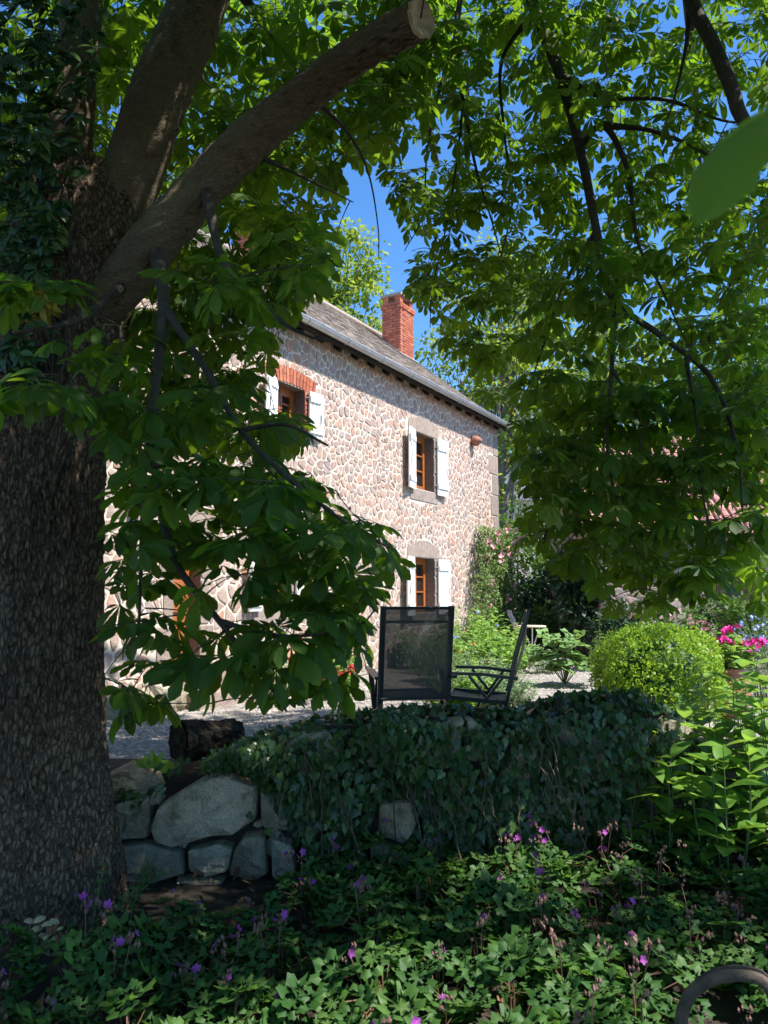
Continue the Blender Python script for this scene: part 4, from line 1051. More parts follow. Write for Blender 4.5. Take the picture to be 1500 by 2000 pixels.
for _ in range(1500):                                       # the back of the mound, seen over its top
    x = random.uniform(500, 1380); p = P(x, ivy_top(x)+random.uniform(6, 22), WY+.15+random.random()*.35)
    s_ = random.uniform(.035, .07); il.append((s_/p.length*.8, frame(p, rvec(.5)+Vector((0, .3, -.2)), Vector((0, -.2, 1))+rvec(.4), s_), random.random()))
for _ in range(26):                                         # stray sprigs on the bare stones
    x, y = random.choice([(330, 1500), (290, 1535), (250, 1552), (500, 1620), (350, 1490)]); p = P(x+random.gauss(0, 22), y+random.gauss(0, 9), WY-.14)
    s_ = random.uniform(.03, .055); il.append((.01, frame(p, Vector((random.gauss(0, .6), -.4, -.8)), Vector((0, -1, .6))+rvec(.3), s_), random.random()))
il.sort(key=lambda q_: -q_[0]); fa = Acc()
pick = set(random.sample(range(0, 1500), 295))
for i, (sc, Mx, rnd) in enumerate(il):
    if i in pick: inst('leaf', IVYm[i % 3], Mx, ivy)
    else: put(fa, IVYt[i % 3], Mx, rnd)
part('foliage', fa, M['ivy'], ivy, kind='stuff')
for x in (760, 800, 812, 838, 850, 905, 640, 980):
    pts = [P(x+random.gauss(0, 5)+i*random.uniform(-4, 6), 1480+i*42, WY-.12-.05*math.sin(i)) for i in range(6)]
    q = Acc(); q.tube(pts, [.006, .006, .005, .004, .004, .003], 5); part('vine', q, M['twig'], ivy)
for _ in range(22):                                         # runners creeping over the leaves
    x = random.uniform(520, 1330); y = ivy_top(x)+random.uniform(30, 200); pts = []
    for i in range(7): pts.append(P(x, min(y, ivy_low(x)+30), WY-.26-.03*math.sin(i*2))); x += random.uniform(-9, 16); y += random.uniform(12, 40)
    q = Acc(); q.tube(pts, [.004]*6+[.002], 4); part('runner', q, M['hoopwood'], ivy)
q = Acc()                                                    # the mass of old stems that carries the leaves
for x in np.linspace(430, 1400, 60):
    pts = [P(x+random.gauss(0, 12), y, WY-.03+random.gauss(0, .02)+(.15 if i == 0 else 0)) for i, y in enumerate(np.linspace(ivy_top(x)+12, ivy_low(x)-15, 6))]
    q.tube(pts, .008, 4)
part('stems', q, M['twig'], ivy, kind='stuff')
# bulk of earth and leaf litter under the mound so that no light comes through
q = Acc(); xs = np.linspace(-1.05, 2.0, 30); V = []
for x in xs:
    px_ = proj((x, WY, .9))[0]; zt = P(px_, ivy_top(px_)+22, WY+.1).z
    V += [(x, WY-.03, max(.2, zt-.35)), (x, WY+.02, zt-.03), (x, WY+.42, zt-.02), (x, WY+.55, TER-.05)]
q.add(V, [(i*4+k, (i+1)*4+k, (i+1)*4+k+1, i*4+k+1) for i in range(len(xs)-1) for k in range(3)]); part('bank', q, M['soil'], ivy)
# rotten log on the wall top
lg = root('rotten_log', P(400, 1475, 5.3), 'dark rotten log lying on top of the wall beside the ivy', 'log')
A_, B_ = P(347, 1446, 5.2), P(462, 1436, 5.5)
a, ring, cen = rough_tube([tuple(A_.lerp(B_, t)) + (.115*(1-.25*t)*(1+.08*math.sin(t*9)),) for t in np.linspace(0, 1, 24)], 40, .02, .05, .2, 77)
part('log_body', a, M['oldwood'], lg)
q = Acc(); R0 = (A_-B_).normalized(); ux = R0.cross(Vector((0, 0, 1))).normalized(); uy = ux.cross(R0)
V = [tuple(A_ + (ux*math.cos(t)+uy*math.sin(t))*.118*(1+.06*math.sin(t*5))) for t in np.linspace(0, 6.283, 24, endpoint=False)] + [tuple(A_ - R0*.05)]
q.add(V, [(k, (k+1) % 24, 24) for k in range(24)]); part('broken_end', q, M['oldwood'], lg)

# ================================================================== GARDEN CHAIRS
def recliner(org, face, label, tilt, sc=1.0):
    """high-backed folding garden chair; face = direction the sitter looks"""
    f = Vector((math.sin(face), math.cos(face), 0)); s_ = Vector((f.y, -f.x, 0)); up = Vector((0, 0, 1)); o = Vector(org)
    r_ = root('garden_chair', o, label, 'chair')
    def Q(a_, b_, c_): return o + (f*a_ + s_*b_ + up*c_)*sc
    w = .29; sb = (-.20, .40); ht = 1.19; bx = -.20 - (ht-.38)*math.tan(tilt)
    for sg in (-1, 1):
        q = Acc(); q.beam(Q(-.16, sg*w, .30), Q((bx-.20)/2+.02, sg*w, .80), .028, .05, s_); q.beam(Q((bx-.20)/2+.02, sg*w, .795), Q(bx, sg*w, ht), .028, .05, s_); part('back_post', q, M['chair'], r_)
        q = Acc(); q.beam(Q(-.28, sg*(w+.035), .60), Q(.02, sg*(w+.04), .635), .055, .026); q.beam(Q(.015, sg*(w+.04), .635), Q(.30, sg*(w+.035), .64), .045, .026); part('armrest', q, M['chair'], r_)
        q = Acc(); q.beam(Q(-.34, sg*(w+.03), .01), Q(.14, sg*(w+.03), .62), .022, .045, s_); part('leg', q, M['chair'], r_)
        q = Acc(); q.beam(Q(.30, sg*(w+.005), .01), Q(-.16, sg*(w+.005), .62), .022, .045, s_); part('leg', q, M['chair'], r_)
        q = Acc(); q.beam(Q(-.18, sg*w, .39), Q(.32, sg*w, .43), .025, .035); part('seat_rail', q, M['chair'], r_)
    for (a_, c_) in ((bx+.004, ht-.015), (bx+.05, ht-.13), (-.19, .42)):
        q = Acc(); q.tube([Q(a_, -w, c_), Q(a_, w, c_)], .013, 8); part('crossbar', q, M['chair'], r_)
    q = Acc(); q.tube([Q(.32, -w, .43), Q(.32, w, .43)], .013, 8); part('front_bar', q, M['chair'], r_)
    q = Acc(); q.tube([Q(-.33, -w, .05), Q(-.33, w, .05)], .011, 8); part('foot_bar', q, M['chair'], r_)
    q = Acc(); rows = 8; V = []
    for i in range(rows+1):
        t = i/rows; zz = .42 + (ht-.44)*t; xx = -.195 + (bx+.195)*t - .025*math.sin(math.pi*t)
        V += [Q(xx, -w+.012, zz), Q(xx-.02*math.sin(math.pi*t), 0, zz), Q(xx, w-.012, zz)]
    q.add(V, [(i*3+k, (i+1)*3+k, (i+1)*3+k+1, i*3+k+1) for i in range(rows) for k in range(2)]); part('back_fabric', q, M['textile'], r_, True)
    q = Acc(); q.add([Q(-.18, -w+.01, .40), Q(-.18, w-.01, .40), Q(.07, -w+.01, .39), Q(.07, w-.01, .39), Q(.32, -w+.01, .43), Q(.32, w-.01, .43)], [(0, 1, 3, 2), (2, 3, 5, 4)]); part('seat_fabric', q, M['textile'], r_)
    return r_
c1 = P(808, 1200, 6.75); recliner((c1.x-.03, 7.0, TER), math.radians(-10), 'dark garden chair with tall mesh back turned towards the wall', math.radians(10), 1.03)
c2 = P(960, 1200, 7.1); recliner((c2.x-.05, 7.15, TER), math.radians(-81), 'dark garden chair seen side on with bare armrests and slanted back', math.radians(13), 1.0)
# far sitting place: blue-grey folding chair and little table
b0 = on_z(1005, 1262, TER); b0 = Vector((P(1003, 1200, 16.2).x, 16.2, TER)); fc = root('folding_chair', b0, 'blue grey folding chair beside the small table near the farmhouse corner', 'chair')
def Q(a_, b_, c_): return b0 + Vector((a_, b_, c_))
for sg in (-1, 1):
    q = Acc(); q.beam(Q(-.22, sg*.22, 0), Q(.12, sg*.22, .47), .03, .03, Vector((0, 1, 0))); part('leg', q, M['bluechair'], fc)
    q = Acc(); q.beam(Q(.32, sg*.2, 0), Q(-.10, sg*.2, 1.02), .03, .035, Vector((0, 1, 0))); part('back_post', q, M['bluechair'], fc)
for i in range(4):
    q = Acc(); zz = .56+.14*i; q.beam(Q(.32-.42*(zz/1.02), -.23, zz), Q(.32-.42*(zz/1.02), .23, zz), .02, .11, Vector((0, 0, 1))); part('back_slat', q, M['bluechair'] if i != 1 else M['tabletop'], fc)
for i in range(4):
    q = Acc(); q.beam(Q(-.12+.1*i, -.22, .46), Q(-.12+.1*i, .22, .46), .08, .02); part('seat_slat', q, M['bluechair'], fc)
t0_ = Vector((P(1038, 1200, 15.8).x, 15.8, TER)); tb = root('garden_table', t0_, 'small pale topped garden table on thin splayed legs', 'table')
q = Acc(); q.lathe([(0, .70), (.28, .70), (.29, .71), (.29, .725), (.28, .735), (0, .735)], t0_, 24); part('table_top', q, M['tabletop'], tb)
for k in range(3):
    a_ = k*2.094+.4; q = Acc(); q.tube([t0_+Vector((.2*math.cos(a_), .2*math.sin(a_), .7)), t0_+Vector((.06*math.cos(a_), .06*math.sin(a_), .38)), t0_+Vector((.26*math.cos(a_), .26*math.sin(a_), 0))], .011, 6); part('leg', q, M['white'], tb)

# ================================================================== FOREGROUND: geraniums, mushrooms, hoop, weeds
GER = [lobed(7, .42, .02, 42, c, i, .25, .05) for i, c in enumerate((.12, -.12, .25))]
GERm = [t.mesh('geranium_leaf', M['geranium'], smooth=True) for t in GER]
def five_petals(r_, mat, seed, cup=.35, npet=5, wid=.42):
    rg = random.Random(seed); a = Acc()
    for k in range(npet):
        V, Fs, lv = blade(r_, r_*wid, 4, 3, [(0, .15), (.5, .8), (.8, 1), (1, .45)], .2, -cup)
        a.add(V @ rotm('Z', 6.283*k/npet+rg.uniform(-.1, .1)).T, Fs, lv, rnd=rg.random())
    return a
def flower_cluster(seed, blossoms, r_, mat):
    rg = random.Random(seed); a = Acc()
    for k in range(blossoms):
        t = five_petals(r_, None, seed+k); V, fl, lv = merged(t); R = np.array(Euler((rg.uniform(-1.3, 1.3), rg.uniform(-1.3, 1.3), rg.uniform(0, 6))).to_matrix(), dtype=np.float32)
        a.add(V @ R.T + np.array((rg.gauss(0, r_), rg.gauss(0, r_), rg.uniform(0, r_*1.2))), fl, lv, rnd=rg.random())
    return a.mesh('flower', mat)
FL = [flower_cluster(i, n_, .015, M['magenta']) for i, n_ in enumerate((1, 2, 2))]
def calyx_cluster(seed):
    rg = random.Random(seed); a = Acc()
    for k in range(7):
        c = np.array((rg.gauss(0, .014), rg.gauss(0, .014), rg.uniform(-.01, .03))); s_ = rg.uniform(.004, .008)
        a.add(ico*np.array((s_, s_, s_*1.8)) + c, icf, rnd=rg.random())
    return a.mesh('seed_head', M['calyx'])
CX = [calyx_cluster(i) for i in range(3)]
def geranium(seed, nleaf, nflow, spread, hgt):
    rg = random.Random(seed); r_ = bpy.data.objects.new('geranium_plant', None); COL.objects.link(r_); r_.empty_display_size = .05
    r_['label'] = 'wild geranium with lobed green leaves and small magenta flowers below the wall'; r_['category'] = 'geranium'; r_['group'] = 'geraniums filling the shady bed'
    st = Acc()
    for k in range(nleaf):
        az = rg.random()*6.283; rad = spread*math.sqrt(rg.random()); z = hgt*(.45+.55*rg.random())*(1-.35*(rad/spread)**2)
        p = Vector((rad*math.cos(az), rad*math.sin(az), z)); out = Vector((math.cos(az), math.sin(az), 0))
        s_ = rg.uniform(.055, .10); Mx = frame(p, out + Vector((rg.gauss(0, .4), rg.gauss(0, .4), -.25)), Vector((0, 0, 1)) + out*.35 + Vector((rg.gauss(0, .3), rg.gauss(0, .3), 0)), s_)
        o_ = bpy.data.objects.new('leaf', GERm[k % 3]); COL.objects.link(o_); o_.parent = r_; o_.matrix_local = Mx
        st.tube([(0, 0, 0), tuple(p*.5 + Vector((0, 0, .08))), tuple(p)], .0022, 3, cap=False)
    for k in range(nflow):
        az = rg.random()*6.283; rad = spread*.7*math.sqrt(rg.random()); p = Vector((rad*math.cos(az), rad*math.sin(az), hgt*rg.uniform(.95, 1.15)))
        for (nm, me, dz) in ((('flower', FL[k % 3], 0), ('seed_head', CX[k % 3], -.02)) if rg.random() < (.7 if seed < 10 else .3) else (('seed_head', CX[k % 3], 0),)):
            o_ = bpy.data.objects.new(nm, me); COL.objects.link(o_); o_.parent = r_; o_.matrix_local = Matrix.Translation(p+Vector((0, 0, dz))) @ Euler((rg.uniform(-.5, .5), rg.uniform(-.5, .5), rg.random()*6)).to_matrix().to_4x4() @ Matrix.Scale(rg.uniform(.8, 1.3), 4)
        st.tube([(0, 0, 0), tuple(p*.6 + Vector((.01, 0, .03))), tuple(p)], .002, 3, cap=False)
    o_ = bpy.data.objects.new('stems', st.mesh('stems', M['redstem'])); COL.objects.link(o_); o_.parent = r_
    return r_
protos = [geranium(i, 14+i % 3*2, (2, 1, 1, 0)[i], .22, .31) for i in range(4)] + [geranium(10+i, 15, 2+i, .22, .33) for i in range(2)]
used = set(); rg = random.Random(5); spots = []
for gy in np.arange(2.35, 4.95, .27):
    for gx in np.arange(-1.75*gy/3-.4, 2.0*gy/3+.5, .29):
        x, y = gx+rg.gauss(0, .07), gy+rg.gauss(0, .06)
        if (Vector((x, y, 0))-Vector((TB.x, TB.y, 0))).length < .72: continue
        px_, py_ = proj((x, y, .2))
        if px_ < -140 or px_ > 1760: continue
        if px_ < 560 and y > 4.15: continue                     # bare soil and stones by the trunk
        if px_ < 330 and y > 3.75: continue
        if (px_-1440)**2 + (py_-1980)**2 < 70**2: continue
        spots.append((x, y, px_))
for (x, y, px_) in spots:
    tall = px_ > 1080; k = rg.choice((4, 5)) if tall and rg.random() < .7 else rg.choice((0, 1, 2, 3))
    o_ = protos[k] if k not in used else copy_tree(protos[k]); used.add(k)
    o_.location = (x, y, .02 + .12*max(0, min(1, (x-.3)/2))*max(0, min(1, (y-3.6)/1.2))); o_.rotation_euler = (rg.gauss(0, .08), rg.gauss(0, .08), rg.random()*6.28); s_ = rg.uniform(.8, 1.15); o_.scale = (s_, s_, s_*rg.uniform(.85, 1.2))
    if tall: o_['label'] = 'wild geranium gone to dusty seed heads in the bed below the broad leaved plants'; o_['group'] = 'geraniums going to seed'
    elif px_ < 330: o_['label'] = 'wild geranium with lobed leaves growing round the foot of the chestnut trunk'; o_['group'] = 'geraniums by the trunk'
    elif px_ < 620: o_['label'] = 'wild geranium with lobed leaves in front of the bare granite wall stones'; o_['group'] = 'geraniums before the bare stones'
    else: o_['label'] = 'wild geranium with lobed green leaves and magenta flowers below the ivy'; o_['group'] = 'geraniums below the ivy'
# bent wooden hoop among the geraniums
hp = root('wooden_hoop', on_z(1410, 2060, .02), 'bent grey brown wooden hoop standing among the geraniums', 'hoop')
hpts = [P(1352, 2120, 2.62), P(1336, 2040, 2.62), P(1332, 1985, 2.62), P(1352, 1940, 2.6), P(1390, 1912, 2.58), P(1440, 1903, 2.56), P(1488, 1914, 2.55), P(1512, 1950, 2.54), P(1516, 2010, 2.54), P(1510, 2110, 2.55)]
sp_ = spline([tuple(p)+(.020,) for p in hpts], 8); a, _, _ = rough_tube(sp_, 18, .004, .03, .12, 5, plates=False); part('bent_rod', a, M['hoopwood'], hp, True)
q = Acc(); q.tube([tuple(p[:3] + np.array((0, -.002, .024))) for p in sp_[26:60]], .006, 6); part('upper_strip', q, M['twig'], hp)
# mushrooms at the foot of the trunk
rg = random.Random(9)
for i, (x, y, s_) in enumerate([(58, 1800, 1), (78, 1796, 1.1), (93, 1806, 1.15), (72, 1815, 1.2), (106, 1800, 1), (97, 1833, 1.2), (84, 1827, .8), (118, 1815, .8), (64, 1832, .8)]):
    Yd = 3.93 - .012*(i % 3); top = P(x, y, Yd); base = Vector((top.x+rg.gauss(0, .008), top.y+.03, 0.02)); r_ = root('mushroom', base, 'small tan capped mushroom on a thin stem in the cluster at the trunk foot', 'mushroom', 'mushrooms at the foot of the chestnut')
    h = top.z-.005; q = Acc(); q.tube([tuple(base), tuple(base.lerp(top, .5)+Vector((rg.gauss(0, .004), 0, 0))), tuple(top)], [.005, .004, .0035], 7); part('stem', q, M['mstem'], r_, True)
    R = Euler((rg.uniform(-.25, .1), rg.uniform(-.35, .35), 0)).to_matrix(); q = Acc(); k = .026*s_
    q.lathe([(0.0, k*.55), (k*.4, k*.5), (k*.75, k*.3), (k, -.05*k), (k*.97, -.16*k), (k*.5, .02*k), (.003, .1*k)], top, 16, R); part('cap', q, M['cap'], r_, True)
# whorled weeds by the trunk
def whorl_weed(base, tip, n_, label):
    r_ = root('whorled_weed', base, label, 'weed', 'whorled weeds by the trunk'); base, tip = Vector(base), Vector(tip); q = Acc()
    pts = [base.lerp(tip, t) + Vector((0, 0, .06*math.sin(math.pi*t))) for t in np.linspace(0, 1, 8)]; q.tube(pts, [.003-.002*t for t in np.linspace(0, 1, 8)], 5); part('stem', q, M['stem'], r_)
    for i in range(n_):
        t = .3+.7*i/(n_-1); c = base.lerp(tip, t)+Vector((0, 0, .06*math.sin(math.pi*t))); ax = (tip-base).normalized(); u = ax.cross(Vector((.2, 1, .1))).normalized(); v = ax.cross(u); a = Acc()
        for k in range(7):
            V, Fs, lv = blade(.05*(1.1-.35*t), .006, 4, 3, [(0, .3), (.6, 1), (1, 0)], .2, .15); put(a, (V, Fs, lv), frame(c, u*math.cos(k*.9)+v*math.sin(k*.9)+ax*.3, ax, 1), random.random())
        part('leaf_whorl', a, M['geranium'], r_)
for (x0, y0, x1, y1, Yd) in ((170, 1880, 205, 1690, 3.9), (185, 1880, 262, 1738, 3.9), (250, 1850, 290, 1690, 4.3), (230, 1880, 315, 1705, 4.2)):
    b_ = P(x0, y0, Yd); b_.z = .01; whorl_weed(b_, P(x1, y1, Yd), 6, 'thin weed with whorls of narrow leaves by the chestnut trunk')
# dock-like sprig in the crack of the wall top
dk = root('dock_plant', P(300, 1512, 5.08), 'small light green plant rooted on the wall top near the log', 'plant')
for i in range(7):
    a_ = -1.4+i*.45; V, Fs, lv = blade(.15, .034, 6, 3, [(0, .2), (.3, .8), (.6, 1), (1, 0)], .3, .25); a = Acc()
    put(a, (V, Fs, lv), frame(P(300, 1508, 5.05), Vector((math.sin(a_), -.3, .9*math.cos(a_)+.2)), Vector((0, -1, .8)), random.uniform(.8, 1.2)), random.random()); part('leaf', a, M['broad'], dk)
# fallen leaves on the soil
q = Acc()
for _ in range(420):
    x, y = random.uniform(-2.2, 1.2), random.uniform(2.6, 4.9); V, Fs, lv = blade(.06, .016, 4, 3, CHEST, .4, -.3); put(q, (V, Fs, lv), frame((x, y, .05+random.random()*.03), rvec(1)*Vector((1, 1, 0)).length + Vector((0, 0, 0)), Vector((0, 0, 1))+rvec(.4), random.uniform(.6, 1.6)), random.random())
o = bpy.data.objects.new('leaf_litter', q.mesh('leaf_litter', M['litter'])); COL.objects.link(o); o['kind'] = 'stuff'; o['label'] = 'dry brown leaves fallen on the dark soil'; o['category'] = 'leaves'
# creeper on the upper trunk
cr = root('trunk_creeper', P(60, 420, 4.1), 'leafy creeper clinging to the upper chestnut trunk', 'creeper'); a = Acc(); b_ = Acc(); st = Acc()
rg = random.Random(2)
for _ in range(620):
    x, y = rg.gauss(50, 85), rg.uniform(-30, 760)
    if x > 60+.20*(760-y) or (y > 560 and x > 175): continue
    p = P(x, y, 4.12 - rg.random()*.3 + (.15 if x < 0 else 0) + abs(x-90)*.0012)
    V, Fs, lv = blade(.09, .021, 5, 3, [(0, .1), (.35, .8), (.6, 1), (1, 0)], .3, .3)
    az = rg.random()*6.28
    for k in range(5 if rg.random() < .6 else 3):
        put(b_ if (abs(x-75) < 28 and 560 < y < 625) else a, (V, Fs, lv), frame(p, Vector((math.cos(az+k*.7), -.45, -.5+.5*math.sin(az+k*.7))), Vector((0, -1, .7))+Vector((rg.gauss(0, .4), 0, rg.gauss(0, .4))), rg.uniform(.7, 1.25)), rg.random())
part('foliage', a, M['ivy'], cr, True, kind='stuff'); part('yellow_leaves', b_, M['yellow_leaf'], cr, kind='stuff', label='yellowed creeper leaves')
for k in range(7):
    x = rg.uniform(20, 150); q = Acc(); q.tube([P(x+rg.gauss(0, 14), y, 4.1) for y in np.linspace(760, rg.uniform(40, 300), 9)], [.009-.0007*i for i in range(9)], 5); part('stem', q, M['twig'], cr)

# ================================================================== GARDEN PLANTS
LANCE = [(0, .1), (.25, .75), (.45, 1), (.7, .72), (.9, .28), (1, 0)]
def mesh_blade(name, L, Wd, mat, rows=7, cols=3, prof=LANCE, fold=.3, droop=.25, wav=.05):
    a = Acc(); V, Fs, lv = blade(L, Wd, rows, cols, prof, fold, droop, 0, wav); a.add(V, Fs, lv); return a.mesh(name, mat, smooth=True)
BR = [mesh_blade('broad_leaf', .27, .07, M['broad'], droop=d_, fold=f_) for d_, f_ in ((.2, .3), (.45, .2), (.1, .45))]
rg = random.Random(21)
for i, (x, Yd, hgt, ns) in enumerate([(1470, 4.75, .62, 6), (1380, 4.9, .52, 6), (1300, 5.1, .42, 5), (1540, 4.7, .7, 5), (1440, 5.5, .62, 6), (1340, 5.5, .45, 5), (1500, 5.9, .7, 5), (1410, 4.55, .4, 5), (1235, 5.35, .4, 5), (1290, 4.75, .3, 5)]):
    base = Vector((P(x, 1500, Yd).x, Yd, .5)); r_ = root('broad_leaved_plant', base, 'lush light green plant with long pointed leaves at the end of the ivy wall', 'plant', 'broad leaved plants by the wall end')
    for k in range(ns):
        az = rg.random()*6.28; lean = Vector((math.cos(az), math.sin(az), 0))*rg.uniform(.05, .2); h_ = hgt*rg.uniform(.75, 1.1)
        tip = base + lean + Vector((0, 0, h_)); b0_ = base + lean*.3 + Vector((0, 0, -.45)); q = Acc(); pts = [b0_.lerp(tip, t)+lean*(.25*math.sin(math.pi*t)) for t in np.linspace(0, 1, 7)]
        q.tube(pts, [.006-.0006*j for j in range(7)], 6); part('stem', q, M['stem'], r_)
        for j in range(6):
            t = .35+.65*j/5; c = b0_.lerp(tip, t)+lean*(.25*math.sin(math.pi*t))
            for sd in (0, math.pi):
                a_ = az + j*1.57 + sd + rg.gauss(0, .2); h = Vector((math.cos(a_), math.sin(a_), rg.uniform(.15, .75)))
                inst('leaf', BR[(j+k) % 3], frame(c, h, Vector((0, 0, 1))+rvec(.15), rg.uniform(.6, 1.05)*(1.1-.35*t)), r_)
def quadleaf(L, w): 
    V, Fs, lv = blade(L, w, 3, 2, [(0, .15), (.5, 1), (1, .06)], .0, .25); return (V, Fs, lv)
def clump(name, base, rx, h, nst, nlf, lf, mat, label, cat, group=None, flowers=None, fn=0, droop=.3, upr=.6, stemmat=None, spread=1.0, seed=0):
    """bushy herb: many leaning stems with leaves all along, optional flowers at the tips"""
    rg = random.Random(seed*13+5); r_ = root(name, base, label, cat, group); base = Vector(base); a = Acc(); st = Acc(); tips = []
    for k in range(nst):
        az = rg.random()*6.28; rad = rx*math.sqrt(rg.random()); hh = h*rg.uniform(.6, 1.08)*(1-.4*(rad/rx)**2)
        f = Vector((math.cos(az), math.sin(az), 0)); b0_ = base + f*rad*.45; tip = base + f*rad*spread + Vector((rg.gauss(0, .03), rg.gauss(0, .03), hh))
        pts = [b0_.lerp(tip, t)+f*(-.12*rx*math.sin(math.pi*t)) for t in np.linspace(0, 1, 4)]; st.tube(pts, [.005, .004, .003, .002], 3, cap=False); tips.append(tip)
        for j in range(nlf):
            t = .2+.8*rg.random(); c = b0_.lerp(tip, t); a_ = rg.random()*6.28; hv = Vector((math.cos(a_), math.sin(a_), rg.uniform(-droop, upr)))
            put(a, lf, frame(c, hv, Vector((0, 0, 1))+Vector((rg.gauss(0, .35), rg.gauss(0, .35), 0)), rg.uniform(.6, 1.25)), rg.random())
    part('foliage', a, mat, r_, kind='stuff'); part('stems', st, stemmat or M['stem'], r_, kind='stuff')
    if flowers:
        rg.shuffle(tips); ms = [flower_cluster(seed*7+i, 5, flowers[1], flowers[0]) for i in range(2)]
        for i, tp_ in enumerate(tips[:fn]):
            o_ = inst('flower', ms[i % 2], Matrix.Translation(tp_+Vector((0, 0, .01))) @ Euler((rg.uniform(-.6, .6), rg.uniform(-.6, .6), rg.random()*6)).to_matrix().to_4x4() @ Matrix.Scale(rg.uniform(.8, 1.3), 4), r_)
    return r_
fine = quadleaf(.06, .008); med = quadleaf(.085, .024); oval = quadleaf(.10, .036); tiny = quadleaf(.03, .011); needle = quadleaf(.07, .004)
def gp(x, Yd): return (P(x, 1200, Yd).x, Yd, TER)
clump('wormwood', gp(925, 9.0), .65, .72, 170, 28, fine, M['silver'], 'silvery feathery wormwood mound behind the garden chairs', 'plant', seed=1)
clump('wormwood', gp(985, 9.2), .4, .55, 90, 24, fine, M['silver'], 'smaller silvery wormwood tuft at the gravel path edge', 'plant', seed=2)
clump('phlox', gp(905, 12.0), .65, 1.15, 110, 24, med, M['meadow'], 'tall leafy green perennial with a few violet flowers below the rose', 'plant', flowers=(M['blue'], .02), fn=8, seed=3)
clump('peony', gp(955, 13.0), .65, 1.1, 90, 24, oval, M['meadow'], 'bright green peony bush in the bed before the rose', 'bush', seed=4)
clump('yarrow', gp(875, 10.2), .55, .95, 110, 22, fine, M['meadow'], 'loose fine leaved yarrow at the chair back', 'plant', flowers=(M['orange'], .012), fn=6, seed=5)
clump('aster', gp(1000, 13.8), .5, .62, 70, 20, med, M['meadow'], 'low leafy aster beside the far folding chair', 'plant', seed=6)
clump('catmint', gp(850, 13.5), .6, .75, 80, 20, fine, M['silver'], 'grey green catmint under the lower shuttered window', 'plant', flowers=(M['blue'], .012), fn=14, seed=7)
clump('rosemary', gp(1166, 11.5), .22, .98, 12, 60, needle, M['meadow'], 'upright rosemary spikes left of the clipped box ball', 'plant', upr=.9, seed=8)
clump('marguerite', gp(1345, 10.2), .5, 1.1, 50, 16, fine, M['meadow'], 'airy flowering tuft behind the clipped box ball', 'plant', flowers=(M['pink'], .018), fn=14, seed=9)
clump('blue_shrub', gp(1500, 10.0), .6, 1.22, 110, 26, tiny, M['silver'], 'blue flowered grey shrub beyond the pink pelargonium', 'shrub', flowers=(M['blue'], .018), fn=60, seed=10)
clump('lavender', gp(1060, 13.5), .35, .5, 50, 20, fine, M['silver'], 'little lavender at the bend of the gravel path', 'plant', seed=11)
clump('daylily', gp(905, 8.6), .45, .5, 70, 20, med, M['meadow'], 'leafy green clump at the chair feet in front of the wormwood', 'plant', seed=18)
clump('balm', gp(960, 11.2), .55, .85, 90, 24, med, M['meadow'], 'dense fresh green balm between wormwood and peony', 'plant', seed=19)
clump('low_herb', gp(1195, 10.6), .3, .3, 50, 20, tiny, M['meadow'], 'low yellow green herb at the left foot of the box ball', 'plant', seed=12)
clump('window_plant', (*unW(585, 1230)[:0], W(unW(585, 1225)[0], 0, .5).x, W(unW(585, 1225)[0], 0, .5).y, TER), .55, .75, 70, 22, med, M['meadow'], 'green plants under the left lower window', 'plant', flowers=(M['red'], .018), fn=10, seed=13)
clump('orange_flowers', (W(unW(500, 1225)[0], 0, .7).x, W(unW(500, 1225)[0], 0, .7).y, TER), .4, .6, 50, 18, tiny, M['bush'], 'dark leaved plant with orange flowers by the house wall', 'plant', flowers=(M['orange'], .03), fn=18, seed=14)
clump('wall_plant', (W(5.2, 0, .5).x, W(5.2, 0, .5).y, TER), .55, .8, 80, 20, med, M['meadow'], 'yellow green perennials at the wall foot between the windows', 'plant', seed=15)
clump('red_flowers', gp(660, 10.2), .32, .42, 40, 18, med, M['meadow'], 'low plant with deep red flowers near the tall chair back', 'plant', flowers=(M['red'], .025), fn=12, seed=16)
# mallow with big round leaves on the path
ml = Vector(gp(1100, 11.6)); mw = root('mallow', ml, 'mallow with big round lobed leaves standing in the gravel path', 'plant')
MAL = [lobed(5, .22, .02, 30, c, i, .3, .04).mesh('mallow_leaf', M['squash'], smooth=True) for i, c in enumerate((.1, -.15))]
rg = random.Random(31)
for k in range(46):
    az = rg.random()*6.28; rad = rg.uniform(.05, .55); p = ml + Vector((rad*math.cos(az), rad*math.sin(az)*.7, rg.uniform(.25, .78)))
    inst('leaf', MAL[k % 2], frame(p, Vector((math.cos(az), math.sin(az), -.2)), Vector((0, -.25, 1))+rvec(.25), rg.uniform(.1, .19)), mw)
    q = Acc(); q.tube([ml+Vector((0, 0, .02)), ml.lerp(p, .5)+Vector((0, 0, .1)), p], .005, 5); part('stalk', q, M['stem'], mw)
